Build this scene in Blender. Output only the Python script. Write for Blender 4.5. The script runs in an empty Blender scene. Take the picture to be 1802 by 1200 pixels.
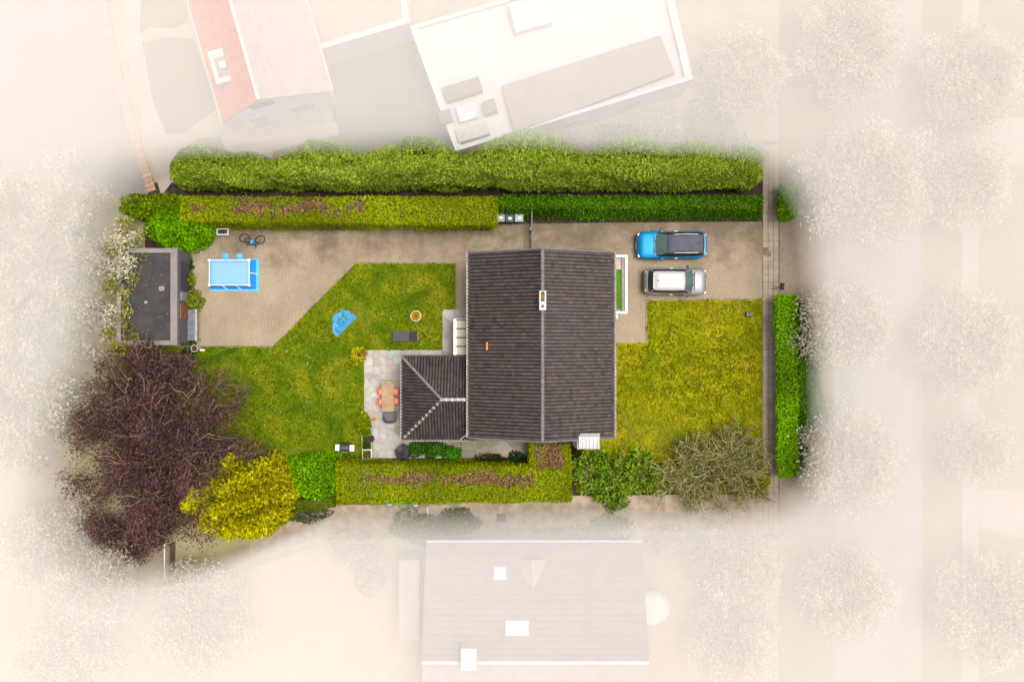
import bpy, math, random
import numpy as np
from mathutils import Matrix, Vector

random.seed(7)
rng = np.random.default_rng(7)
R = math.radians
SC = bpy.context.scene
COL = SC.collection

# ------------------------------------------------------------------ camera
H = 60.0            # drone height (m)
PPM = 27.0          # photograph pixels per metre on the ground
cam_d = bpy.data.cameras.new('camera')
cam_d.sensor_width = 36.0
cam_d.lens = 36.0 * H / (1802 / PPM)
cam_d.clip_start = 0.5
cam_d.clip_end = 2000
cam = bpy.data.objects.new('camera', cam_d)
cam.location = (0, 0, H)
cam.rotation_euler = (0, 0, 0)
COL.objects.link(cam)
SC.camera = cam

# ------------------------------------------------------------------ sky, sun, exposure
SUN_EL, SUN_AZ = 76.0, 78.0      # azimuth measured clockwise from +Y (image up)
world = bpy.data.worlds.new('World')
SC.world = world
world.use_nodes = True
wn = world.node_tree.nodes
wl = world.node_tree.links
bg = wn['Background']
sky = wn.new('ShaderNodeTexSky')
sky.sky_type = 'NISHITA'
sky.sun_disc = False
sky.sun_elevation = R(SUN_EL)
sky.sun_rotation = R(SUN_AZ)
sky.air_density = 1.0
sky.dust_density = 6.0
sky.ozone_density = 1.0
hs = wn.new('ShaderNodeHueSaturation')
hs.inputs['Saturation'].default_value = 0.28      # overcast: the cloud cover greys the sky
wl.new(sky.outputs[0], hs.inputs['Color'])
wl.new(hs.outputs[0], bg.inputs['Color'])
bg.inputs['Strength'].default_value = 0.115
sun_d = bpy.data.lights.new('sun', 'SUN')
sun_d.energy = 2.0
sun_d.angle = R(22)
sun_d.color = (1.0, 0.93, 0.84)
sun = bpy.data.objects.new('sun', sun_d)
dv = Vector((math.sin(R(SUN_AZ)) * math.cos(R(SUN_EL)), math.cos(R(SUN_AZ)) * math.cos(R(SUN_EL)), math.sin(R(SUN_EL))))
sun.rotation_euler = dv.to_track_quat('Z', 'Y').to_euler()
COL.objects.link(sun)
SC.view_settings.view_transform = 'Standard'
SC.view_settings.look = 'None'
SC.view_settings.exposure = 0.5
SC.view_settings.gamma = 1.0
SC.view_settings.use_curve_mapping = False
SC.cycles.max_bounces = 12
SC.cycles.volume_bounces = 10
SC.cycles.use_denoising = True

# ------------------------------------------------------------------ helpers
def W(px, py, z=0.0):
    k = (H - z) / H / PPM
    return ((px - 901) * k, (600 - py) * k)
def W3(px, py, z=0.0):
    x, y = W(px, py, z)
    return (x, y, z)
def sl(r, g, b, k=0.8):
    f = lambda c: ((c / 255 + 0.055) / 1.055) ** 2.4 if c > 10 else c / 255 / 12.92
    return (f(r) * k, f(g) * k, f(b) * k)
class WaveField:
    def __init__(self, k, n=6, seed=1):
        g = np.random.default_rng(seed)
        a = g.uniform(0, 2 * np.pi, n)
        m = k * g.uniform(0.5, 1.6, n)
        self.kx, self.ky, self.p = m * np.cos(a), m * np.sin(a), g.uniform(0, 6.28, n)
        self.n = n
    def __call__(self, x, y):
        x = np.asarray(x, float)[..., None]
        y = np.asarray(y, float)[..., None]
        return np.sin(x * self.kx + y * self.ky + self.p).sum(-1) / math.sqrt(self.n)

# ---- materials
MATS = {}
def nodes_of(m):
    return m.node_tree.nodes, m.node_tree.links
def mat(name, rgb, rough=0.65, var=0.14, scale=3.0, bump=0.0, bscale=None, metallic=0.0, spec=0.4, rgb2=None, detail=6.0, coat=0.0):
    if name in MATS: return MATS[name]
    m = bpy.data.materials.new(name); m.use_nodes = True
    n, l = nodes_of(m)
    b = n['Principled BSDF']
    b.inputs['Roughness'].default_value = rough
    b.inputs['Metallic'].default_value = metallic
    b.inputs['Specular IOR Level'].default_value = spec
    b.inputs['Coat Weight'].default_value = coat
    geo = n.new('ShaderNodeNewGeometry')
    no = n.new('ShaderNodeTexNoise')
    no.inputs['Scale'].default_value = scale
    no.inputs['Detail'].default_value = detail
    l.new(geo.outputs['Position'], no.inputs['Vector'])
    cr = n.new('ShaderNodeValToRGB')
    c0 = tuple(c * (1 - var) for c in rgb) + (1,)
    c1 = tuple(min(1, c * (1 + var)) for c in (rgb2 or rgb)) + (1,)
    cr.color_ramp.elements[0].position = 0.32
    cr.color_ramp.elements[1].position = 0.68
    cr.color_ramp.elements[0].color = c0
    cr.color_ramp.elements[1].color = c1
    l.new(no.outputs['Fac'], cr.inputs['Fac'])
    l.new(cr.outputs['Color'], b.inputs['Base Color'])
    if bump:
        n2 = n.new('ShaderNodeTexNoise')
        n2.inputs['Scale'].default_value = bscale or scale * 6
        n2.inputs['Detail'].default_value = 5
        l.new(geo.outputs['Position'], n2.inputs['Vector'])
        bp = n.new('ShaderNodeBump')
        bp.inputs['Strength'].default_value = 0.6
        bp.inputs['Distance'].default_value = bump
        l.new(n2.outputs['Fac'], bp.inputs['Height'])
        l.new(bp.outputs['Normal'], b.inputs['Normal'])
    MATS[name] = m
    return m
def mat_attr(name, rough=0.7, var=0.2, scale=12.0, spec=0.3, trans=0.0, bump=0.0):
    """colour comes from each piece's own 'Col' attribute, with fine noise on top"""
    if name in MATS: return MATS[name]
    m = bpy.data.materials.new(name); m.use_nodes = True
    n, l = nodes_of(m)
    b = n['Principled BSDF']
    b.inputs['Roughness'].default_value = rough
    b.inputs['Specular IOR Level'].default_value = spec
    at = n.new('ShaderNodeAttribute'); at.attribute_name = 'Col'
    geo = n.new('ShaderNodeNewGeometry')
    no = n.new('ShaderNodeTexNoise'); no.inputs['Scale'].default_value = scale; no.inputs['Detail'].default_value = 4
    l.new(geo.outputs['Position'], no.inputs['Vector'])
    mr = n.new('ShaderNodeMapRange')
    mr.inputs['To Min'].default_value = 1 - var; mr.inputs['To Max'].default_value = 1 + var
    mr.inputs['From Min'].default_value = 0.3; mr.inputs['From Max'].default_value = 0.7
    l.new(no.outputs['Fac'], mr.inputs['Value'])
    mx = n.new('ShaderNodeVectorMath'); mx.operation = 'SCALE'
    l.new(at.outputs['Color'], mx.inputs[0]); l.new(mr.outputs[0], mx.inputs['Scale'])
    l.new(mx.outputs[0], b.inputs['Base Color'])
    if bump:
        bp = n.new('ShaderNodeBump'); bp.inputs['Distance'].default_value = bump; bp.inputs['Strength'].default_value = 0.5
        l.new(no.outputs['Fac'], bp.inputs['Height']); l.new(bp.outputs['Normal'], b.inputs['Normal'])
    if trans:
        tr = n.new('ShaderNodeBsdfTranslucent')
        l.new(mx.outputs[0], tr.inputs['Color'])
        ms = n.new('ShaderNodeMixShader'); ms.inputs[0].default_value = trans
        out = n['Material Output']
        l.new(b.outputs[0], ms.inputs[1]); l.new(tr.outputs[0], ms.inputs[2]); l.new(ms.outputs[0], out.inputs['Surface'])
    MATS[name] = m
    return m
def glass(name, tint=(0.8, 0.9, 0.88), alpha=0.3, rough=0.03):
    if name in MATS: return MATS[name]
    m = bpy.data.materials.new(name); m.use_nodes = True
    n, l = nodes_of(m)
    b = n['Principled BSDF']
    b.inputs['Base Color'].default_value = tint + (1,)
    b.inputs['Roughness'].default_value = rough
    b.inputs['Specular IOR Level'].default_value = 0.8
    b.inputs['Alpha'].default_value = alpha
    MATS[name] = m
    return m

LEAF = mat_attr('leaf', rough=0.75, var=0.12, scale=5, spec=0.06, trans=0.35)
BARK = mat('bark', (0.16, 0.12, 0.085), 0.85, 0.3, 6, bump=0.02)
WHITE = mat('white_paint', (0.78, 0.77, 0.75), 0.45, 0.04, 2)
BLACK = mat('black_plastic', (0.018, 0.018, 0.02), 0.45, 0.2, 6)
CHAR = mat('charcoal_metal', (0.05, 0.052, 0.058), 0.45, 0.15, 5)
ZINC = mat('zinc', (0.36, 0.36, 0.37), 0.42, 0.12, 4, metallic=0.5)
SOIL = mat('soil', (0.045, 0.03, 0.02), 0.95, 0.45, 2.5, bump=0.05)
CONC = mat('concrete', (0.33, 0.30, 0.27), 0.85, 0.18, 1.6, bump=0.01)

# ---- mesh builder
class MB:
    def __init__(s):
        s.v, s.f, s.c = [], [], []
    def add(s, vs, fs, col=None):
        o = len(s.v)
        s.v += [tuple(p) for p in vs]
        s.f += [tuple(i + o for i in f) for f in fs]
        s.c += [col or (0.5, 0.5, 0.5)] * len(fs)
        return s
    def box(s, x0, x1, y0, y1, z0, z1, M=None, col=None):
        vs = [Vector(p) for p in ((x0, y0, z0), (x1, y0, z0), (x1, y1, z0), (x0, y1, z0), (x0, y0, z1), (x1, y0, z1), (x1, y1, z1), (x0, y1, z1))]
        if M is not None: vs = [M @ p for p in vs]
        return s.add(vs, [(3, 2, 1, 0), (4, 5, 6, 7), (0, 1, 5, 4), (1, 2, 6, 5), (2, 3, 7, 6), (3, 0, 4, 7)], col)
    def rings(s, rings, cap0=True, cap1=True, col=None):
        n = len(rings[0]); vs = [p for r in rings for p in r]; fs = []
        for k in range(len(rings) - 1):
            for i in range(n):
                j = (i + 1) % n
                fs.append((k * n + i, k * n + j, (k + 1) * n + j, (k + 1) * n + i))
        if cap0: fs.append(tuple(range(n))[::-1])
        if cap1: fs.append(tuple((len(rings) - 1) * n + i for i in range(n)))
        return s.add(vs, fs, col)
    def prism(s, poly, z0, z1, col=None):
        a = sum(poly[i][0] * poly[(i + 1) % len(poly)][1] - poly[(i + 1) % len(poly)][0] * poly[i][1] for i in range(len(poly)))
        if a < 0: poly = poly[::-1]
        return s.rings([[(x, y, z0) for x, y in poly], [(x, y, z1) for x, y in poly]], col=col)
    def rbox(s, cx, cy, w, d, z0, z1, r=0.05, ch=0.02, n=3, M=None, col=None):
        def ring(ins, z):
            rr = max(r - ins, 0.004); a, b = w / 2 - ins - rr, d / 2 - ins - rr; pts = []
            for qx, qy, st in ((1, 1, 0), (-1, 1, 90), (-1, -1, 180), (1, -1, 270)):
                for k in range(n + 1):
                    t = R(st + 90 * k / n)
                    pts.append(Vector((cx + qx * a + rr * math.cos(t), cy + qy * b + rr * math.sin(t), z)))
            return [M @ p for p in pts] if M is not None else pts
        return s.rings([ring(0, z0), ring(0, z1 - ch), ring(ch * 0.35, z1 - ch * 0.3), ring(ch, z1)], col=col)
    def cyl(s, cx, cy, z0, z1, r0, r1=None, n=12, M=None, col=None):
        r1 = r0 if r1 is None else r1
        mk = lambda r, z: [Vector((cx + r * math.cos(2 * math.pi * i / n), cy + r * math.sin(2 * math.pi * i / n), z)) for i in range(n)]
        a, b = mk(r0, z0), mk(r1, z1)
        if M is not None: a, b = [M @ p for p in a], [M @ p for p in b]
        return s.rings([a, b], col=col)
    def lathe(s, cx, cy, prof, n=14, M=None, col=None, cap0=True, cap1=True):
        rs = []
        for r, z in prof:
            ring = [Vector((cx + r * math.cos(2 * math.pi * i / n), cy + r * math.sin(2 * math.pi * i / n), z)) for i in range(n)]
            rs.append([M @ p for p in ring] if M is not None else ring)
        return s.rings(rs, cap0, cap1, col=col)
    def tube(s, pts, rad, n=5, col=None):
        pts = [Vector(p) for p in pts]
        if not hasattr(rad, '__len__'): rad = [rad] * len(pts)
        rs = []
        for i, p in enumerate(pts):
            d = (pts[min(i + 1, len(pts) - 1)] - pts[max(i - 1, 0)])
            if d.length < 1e-9: d = Vector((0, 0, 1))
            d.normalize()
            a = d.cross(Vector((0, 0, 1)) if abs(d.z) < 0.9 else Vector((1, 0, 0))).normalized()
            b = d.cross(a)
            rs.append([p + (a * math.cos(2 * math.pi * k / n) + b * math.sin(2 * math.pi * k / n)) * rad[i] for k in range(n)])
        return s.rings(rs, col=col)
    def grid(s, rows, col=None):
        m = len(rows[0]); vs = [p for r in rows for p in r]
        fs = [(k * m + i, k * m + i + 1, (k + 1) * m + i + 1, (k + 1) * m + i) for k in range(len(rows) - 1) for i in range(m - 1)]
        return s.add(vs, fs, col)
    def mesh(s, name, m, off=(0, 0, 0), smooth=False, colors=False):
        me = bpy.data.meshes.new(name)
        o = Vector(off)
        me.from_pydata([tuple(Vector(p) - o) for p in s.v], [], s.f)
        if m is not None: me.materials.append(m)
        if colors:
            at = me.attributes.new('Col', 'FLOAT_COLOR', 'FACE')
            at.data.foreach_set('color', np.array([tuple(c) + (1,) for c in s.c], 'f').ravel())
        if smooth:
            me.polygons.foreach_set('use_smooth', [True] * len(me.polygons))
            try: me.set_sharp_from_angle(angle=R(40))
            except Exception: pass
        return me
    def build(s, name, m, parent=None, world=False, smooth=False, colors=False):
        off = (0, 0, 0)
        if world and parent is not None:
            r = parent
            while r.parent is not None: r = r.parent
            off = r.location
        return link(name, s.mesh(name, m, off, smooth, colors), parent)

def link(name, me, parent=None):
    o = bpy.data.objects.new(name, me); COL.objects.link(o)
    if parent is not None: o.parent = parent
    return o
def tag(o, label, cat, group=None):
    o['label'] = label; o['category'] = cat
    if group: o['group'] = group
    return o
def thing(name, label, cat, loc=(0, 0, 0), rotz=0.0, group=None):
    o = bpy.data.objects.new(name, None); COL.objects.link(o)
    o.empty_display_size = 0.3
    o.location = (loc[0], loc[1], loc[2] if len(loc) > 2 else 0.0); o.rotation_euler = (0, 0, rotz)
    return tag(o, label, cat, group)
def copy_tree(o, parent=None):
    c = o.copy(); COL.objects.link(c); c.parent = parent
    for ch in list(o.children): copy_tree(ch, c)
    return c
def struct(name, mb, m, parent=None, label=None, **k):
    o = mb.build(name, m, parent, **k)
    if parent is None:
        o['kind'] = 'structure'; o['label'] = label or name.replace('_', ' '); o['category'] = name.split('_')[-1]
    return o
def pxpoly(pts, z=0.0):
    return [W(x, y, z) for x, y in pts]
def sheet(name, pts, z, m, label, thick=0.3):
    return struct(name, MB().prism(pxpoly(pts), z - thick, z), m, label=label)

# ---- foliage
def norm(a):
    return a / np.maximum(np.linalg.norm(a, axis=1, keepdims=True), 1e-9)
def leaves(name, P, D, N, L, Wd, C, parent=None, m=None, stuff=True):
    """many small rhombic leaves: base point P, direction D, facing N, colour C; one mesh"""
    n = len(P)
    D = norm(D); S = norm(np.cross(D, N)); F = norm(np.cross(S, D))
    L = np.broadcast_to(np.asarray(L, float).reshape(-1, 1), (n, 1)); Wd = np.broadcast_to(np.asarray(Wd, float).reshape(-1, 1), (n, 1))
    V = np.empty((n, 4, 3))
    V[:, 0] = P; V[:, 2] = P + D * L - F * L * 0.12
    mid = P + D * L * 0.5 + F * L * 0.08
    V[:, 1] = mid + S * Wd * 0.5; V[:, 3] = mid - S * Wd * 0.5
    if parent is not None:
        r = parent
        while r.parent is not None: r = r.parent
        V -= np.array(r.location)
    me = bpy.data.meshes.new(name)
    me.vertices.add(4 * n); me.vertices.foreach_set('co', V.astype('f').ravel())
    me.loops.add(4 * n); me.loops.foreach_set('vertex_index', np.arange(4 * n, dtype='i'))
    me.polygons.add(n); me.polygons.foreach_set('loop_start', np.arange(0, 4 * n, 4, dtype='i'))
    me.update(calc_edges=True)
    at = me.attributes.new('Col', 'FLOAT_COLOR', 'FACE')
    at.data.foreach_set('color', np.concatenate([np.clip(C, 0, 1), np.ones((n, 1))], 1).astype('f').ravel())
    me.materials.append(m or LEAF)
    o = link(name, me, parent)
    if stuff: o['kind'] = 'stuff'
    return o
def palette(cols, n, jit=0.18, w=None):
    c = np.array(cols); i = rng.choice(len(c), n, p=w)
    return c[i] * rng.uniform(1 - jit, 1 + jit, (n, 1)) * rng.uniform(1 - jit * 0.4, 1 + jit * 0.4, (n, 3))
def rdir(n):
    return norm(rng.normal(size=(n, 3)))
G = lambda *c: sl(*c, k=0.85)

def hedge(name, label, top, bot, h, cols, dens=70, L=0.16, Wd=0.09, lump=0.10, brown=None, browncols=None, spiky=0.6, group=None, cat='hedge', core=(0.085, 0.105, 0.010), lumpk=1.8, seed=3):
    """top, bot: four pixel corners (same order) of the upper face at height h and of the foot"""
    T = [Vector(W3(x, y, h)) for x, y in top]; B = [Vector(W3(x, y, 0)) for x, y in bot]
    if sum(T[i].x * T[(i + 1) % 4].y - T[(i + 1) % 4].x * T[i].y for i in range(4)) < 0: T.reverse(); B.reverse()
    c = sum(B, Vector()) / 4
    t = thing(name, label, cat, (c.x, c.y, 0), group=group)
    ins = lambda P, z: [(p.x + (c.x - p.x) / max((c - p).length, .1) * 0.22, p.y + (c.y - p.y) / max((c - p).length, .1) * 0.22, z) for p in P]
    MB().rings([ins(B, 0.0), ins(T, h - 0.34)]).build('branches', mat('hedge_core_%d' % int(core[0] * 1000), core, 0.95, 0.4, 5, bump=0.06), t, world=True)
    wf = WaveField(lumpk, 7, seed)
    quads = [(T[0], T[1], T[2], T[3], Vector((0, 0, 1)))]
    for i in range(4):
        j = (i + 1) % 4
        nn = (B[j] - B[i]).cross(T[i] - B[i]).normalized()
        quads.append((B[i], B[j], T[j], T[i], nn))
    Ps, Ns = [], []
    for a, b, cc, d, nn in quads:
        ar = ((b - a).cross(d - a).length + (cc - b).cross(cc - d).length) / 2
        k = int(ar * dens * 2.9)
        u, v = rng.random((k, 1)), rng.random((k, 1))
        P = (1 - u) * (1 - v) * np.array(a) + u * (1 - v) * np.array(b) + u * v * np.array(cc) + (1 - u) * v * np.array(d)
        Ps.append(P); Ns.append(np.tile(np.array(nn), (k, 1)))
    P, N = np.concatenate(Ps), np.concatenate(Ns)
    n = len(P)
    P = P + N * (wf(P[:, 0] + P[:, 2] * .7, P[:, 1] + P[:, 2])[:, None] * lump + rng.normal(0, 0.038, (n, 1)) - 0.04)
    D = N * 0.35 + rdir(n) * 0.95 + np.array([0, 0, 0.2]) * spiky
    C = palette(cols, n, 0.13)
    w2 = WaveField(0.9, 5, seed + 9)
    C = C * (1 + 0.22 * np.clip(w2(P[:, 0], P[:, 1]), -1.4, 1.4))[:, None]
    keep = P[:, 2] > 0.02
    if brown is not None:
        px = P[:, 0] * PPM * H / (H - P[:, 2]) + 901; py = 600 - P[:, 1] * PPM * H / (H - P[:, 2])
        bm = brown(px, py) & (N[:, 2] > 0.9)
        C[bm] = palette(browncols, int(bm.sum()), 0.3)
        P[bm, 2] -= rng.uniform(0.0, 0.07, int(bm.sum()))
        keep &= ~(bm & (rng.random(n) < 0.2))
    leaves('foliage', P[keep], D[keep], (N * 1.3 + np.array([0, 0, .35]) + rdir(n) * 0.55)[keep], (L * rng.uniform(.6, 1.3, n))[keep], (Wd * rng.uniform(.7, 1.2, n))[keep], C[keep], t)
    if brown is not None:
        # bare twigs standing in the dead patches
        pts = P[bm]
        mb = MB()
        for q in pts[rng.choice(len(pts), min(len(pts), 170), replace=False)] if len(pts) else []:
            d = rdir(1)[0]; d[2] = abs(d[2]) * 0.5
            z0 = h - 0.2
            a = Vector((q[0], q[1], z0)); e = a + Vector(d) * random.uniform(.3, .6) + Vector((0, 0, 0.18))
            mb.tube([a, (a + e) / 2 + Vector(rdir(1)[0]) * 0.05, e], [0.022, 0.016, 0.008], 3)
        mb.build('dead_twigs', mat('dead_twig', (0.23, 0.15, 0.10), 0.9, 0.4, 4), t, world=True)['kind'] = 'stuff'
    return t

def limb(a, b, sag=0.15, n=5, wob=0.08):
    a, b = Vector(a), Vector(b); L = (b - a).length; out = []
    w = [Vector(rdir(1)[0]) * L * wob for _ in range(n + 1)]
    for k in range(n + 1):
        s = k / n
        p = a.lerp(b, s) + Vector((0, 0, 1)) * L * sag * math.sin(math.pi * s)
        if 0 < k < n: p += w[k]
        out.append(p)
    return out

def tree(name, label, cpx, cpy, h, rx, ry=None, cols=(), nl=5000, L=0.2, Wd=0.12, base=0.28, nlimb=16, nsub=7, twig=0.012, trunk_r=0.16, bark=None, group=None, cat='tree',
         spread=0.45, jit=0.2, flat=0.85, thick=0.5, up=0.25, wts=None, lift=0.0, roots=0.0, limbr=0.42, inner=0.0):
    ry = ry or rx
    zc = h * 0.62
    cx, cy = W(cpx, cpy, zc)
    t = thing(name, label, cat, (cx, cy, 0), group=group)
    bark = bark or BARK
    tr = limb((cx, cy, 0), (cx + rng.normal(0, .15), cy + rng.normal(0, .15), h * (0.45 if roots else 0.8)), 0, 5, 0.03)
    MB().tube(tr, [trunk_r * (1.25 if i == 0 else 1) * (1 - 0.8 * i / 5) for i in range(6)], 8).build('trunk', bark, t, world=True, smooth=True)
    mb = MB(); tips = []; tips_in = []; z0 = h * base
    for i in range(nlimb):
        az = i * 2.399 + rng.uniform(-.3, .3)
        el = math.asin(min(0.98, (i + 0.5) / nlimb)) if nlimb > 1 else 0.6
        el = el * rng.uniform(0.75, 1.05) - 0.12
        s = rng.uniform(0.78, 1.06)
        e = Vector((cx + rx * s * math.cos(az) * math.cos(el), cy + ry * s * math.sin(az) * math.cos(el), z0 + (h - z0) * (0.22 + 0.78 * max(0, math.sin(el)) * s) * flat))
        st = tr[0].lerp(tr[-1], min(0.95, base + 0.5 * (i / nlimb)))
        if roots:
            ra, rr_ = rng.uniform(0, 6.28), roots * math.sqrt(rng.random())
            st = Vector((cx + rx * rr_ * math.cos(ra), cy + ry * rr_ * math.sin(ra), h * base * rng.uniform(.1, 1)))
            e = e + (st - Vector((cx, cy, 0))) * 0.35; e.z = max(e.z, 0.3)
        pts = limb(st, e, 0.12, 5, 0.07)
        tips_in.append(pts)
        r0 = trunk_r * limbr
        mb.tube(pts, [r0 * (1 - 0.8 * k / 5) + twig * .5 for k in range(6)], 4)
        for k in range(nsub):
            s2 = rng.uniform(0.35, 1.0)
            q = pts[min(4, int(s2 * 5))].lerp(pts[min(5, int(s2 * 5) + 1)], (s2 * 5) % 1 if s2 < 1 else 1)
            d = Vector(rdir(1)[0]) * 1.0 + (e - st).normalized() * 0.9 + Vector((0, 0, up))
            e2 = q + d.normalized() * rng.uniform(0.25, 0.6) * rx * 0.55
            if e2.z < z0 * 0.7: e2.z = z0 * 0.7
            sp = limb(q, e2, 0.08, 3, 0.09)
            mb.tube(sp, [twig * 1.5, twig * 1.2, twig, twig * .6], 3)
            tips.append(sp)
    o = mb.build('branches', bark, t, world=True); o['kind'] = 'stuff'
    # leaves gather in clumps along the outer twigs; each clump has its own tone
    k = len(tips)
    arr = np.array([[list(p) for p in sp] for sp in tips])        # k,4,3
    ci = rng.integers(0, k, nl); s = rng.random(nl) ** thick * 2.999
    i0 = s.astype(int); f = (s - i0)[:, None]
    P = arr[ci, i0] * (1 - f) + arr[ci, np.minimum(i0 + 1, 3)] * f
    if inner:
        li = np.array([[list(p) for p in sp] for sp in tips_in]); m_i = rng.random(nl) < inner; q = int(m_i.sum())
        a_ = rng.integers(0, len(li), q); b_ = rng.random(q) * 4.0; b0_ = b_.astype(int); bf = (b_ - b0_)[:, None]
        P[m_i] = li[a_, b0_] * (1 - bf) + li[a_, b0_ + 1] * bf + np.array([0, 0, spread * .55])
    P = P + rng.normal(0, spread * 0.5, (nl, 3)) * np.array([1, 1, 0.7]) + np.array([0, 0, lift])
    P[:, 2] = np.maximum(P[:, 2], 0.15)
    tone = rng.uniform(0.72, 1.28, k)
    C = palette(cols, nl, jit, wts) * tone[ci][:, None]
    ctr = np.array([cx, cy, h * 0.4])
    D = norm(P - ctr) * 0.8 + rdir(nl) * 0.8 + np.array([0, 0, up])
    leaves('crown', P, D, np.array([0, 0, 1.0]) + rdir(nl) * 0.75 + norm(P - ctr) * 0.4, L * rng.uniform(.6, 1.3, nl), Wd * rng.uniform(.7, 1.2, nl), C, t)
    return t

def bush(name, label, cpx, cpy, h, rx, ry=None, cols=(), nl=1200, L=0.14, Wd=0.08, group=None, cat='shrub', lump=0.18, core=(0.02, 0.03, 0.01), z0=0.0, spiky=0.5, jit=0.2, parent=None):
    """rounded shrub: stems, and leaves spread through its outer volume"""
    ry = ry or rx
    cx, cy = W(cpx, cpy, z0 + h * 0.6)
    t = thing(name, label, cat, (cx, cy, z0), group=group) if parent is None else parent
    mb = MB()
    for i in range(9):
        a = i * 2.399
        e = (cx + rx * .8 * math.cos(a) * (i % 3 + 1) / 3, cy + ry * .8 * math.sin(a) * (i % 3 + 1) / 3, z0 + h * (0.95 - 0.12 * (i % 3)))
        mb.tube(limb((cx + .04 * math.cos(a), cy + .04 * math.sin(a), z0), e, 0.1, 4), [0.025, 0.02, 0.016, 0.012, 0.006], 4)
    mb.build('stems', BARK, t, world=True)
    d = rdir(nl); d[:, 2] = np.abs(d[:, 2]) * 1.1 - 0.12; d = norm(d)
    wf = WaveField(2.6, 6, rng.integers(1, 999)); wf2 = WaveField(6.0, 6, rng.integers(1, 999))
    r = (1 - 0.5 * rng.random(nl) ** 2.2) * (1 + lump * wf(d[:, 0] * 1.6 + d[:, 2], d[:, 1] * 1.6) + lump * .4 * wf2(d[:, 0], d[:, 1]))
    P = d * r[:, None] * np.array([rx, ry, h * 0.95]) + np.array([cx, cy, z0 + h * 0.08])
    P[:, 2] = np.maximum(P[:, 2], z0 + 0.05)
    C = palette(cols, nl, jit) * (1 + 0.2 * np.clip(wf2(d[:, 0] + 3, d[:, 1]), -1, 1))[:, None]
    leaves('foliage', P, d * 0.8 + rdir(nl) * 0.8 + np.array([0, 0, .3]) * spiky, d * 1.1 + np.array([0, 0, .3]) + rdir(nl) * 0.6, L * rng.uniform(.6, 1.3, nl), Wd * rng.uniform(.7, 1.2, nl), C, t)
    return t

# ================================================================== THE SETTING
def lawn_mat(name, stops, s1=0.42, s2=7.0):
    m = bpy.data.materials.new(name); m.use_nodes = True
    n, l = nodes_of(m); b = n['Principled BSDF']
    b.inputs['Roughness'].default_value = 0.9; b.inputs['Specular IOR Level'].default_value = 0.1
    geo = n.new('ShaderNodeNewGeometry')
    a = n.new('ShaderNodeTexNoise'); a.inputs['Scale'].default_value = s1; a.inputs['Detail'].default_value = 8; a.inputs['Roughness'].default_value = 0.68
    a.inputs['Distortion'].default_value = 0.6
    f = n.new('ShaderNodeTexNoise'); f.inputs['Scale'].default_value = s2; f.inputs['Detail'].default_value = 6; f.inputs['Distortion'].default_value = 1.5
    for q in (a, f): l.new(geo.outputs['Position'], q.inputs['Vector'])
    mx = n.new('ShaderNodeMix'); mx.data_type = 'FLOAT'; mx.inputs[0].default_value = 0.24
    l.new(a.outputs['Fac'], mx.inputs[2]); l.new(f.outputs['Fac'], mx.inputs[3])
    cr = n.new('ShaderNodeValToRGB')
    el = cr.color_ramp.elements
    for i, (p, c) in enumerate(stops):
        e = el[i] if i < 2 else el.new(p)
        e.position = p; e.color = tuple(c) + (1,)
    l.new(mx.outputs[0], cr.inputs['Fac']); l.new(cr.outputs['Color'], b.inputs['Base Color'])
    bp = n.new('ShaderNodeBump'); bp.inputs['Distance'].default_value = 0.05; bp.inputs['Strength'].default_value = 0.7
    l.new(f.outputs['Fac'], bp.inputs['Height']); l.new(bp.outputs['Normal'], b.inputs['Normal'])
    MATS[name] = m
    return m
BACK_LAWN = lawn_mat('back_lawn_grass', [(0.35, sl(46, 80, 2)), (0.70, sl(160, 144, 54)), (0.45, sl(84, 111, 4)), (0.57, sl(122, 129, 12))])
FRONT_LAWN = lawn_mat('front_lawn_grass', [(0.34, sl(78, 106, 2)), (0.70, sl(186, 166, 54)), (0.43, sl(120, 134, 4)), (0.56, sl(158, 152, 10))])
FIELD = lawn_mat('rough_grass', [(0.3, sl(116, 112, 66)), (0.7, sl(178, 162, 116)), (0.5, sl(146, 138, 88))], 0.3, 4)  # verge grass colour lightened to offset the shade at the haze edge

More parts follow.
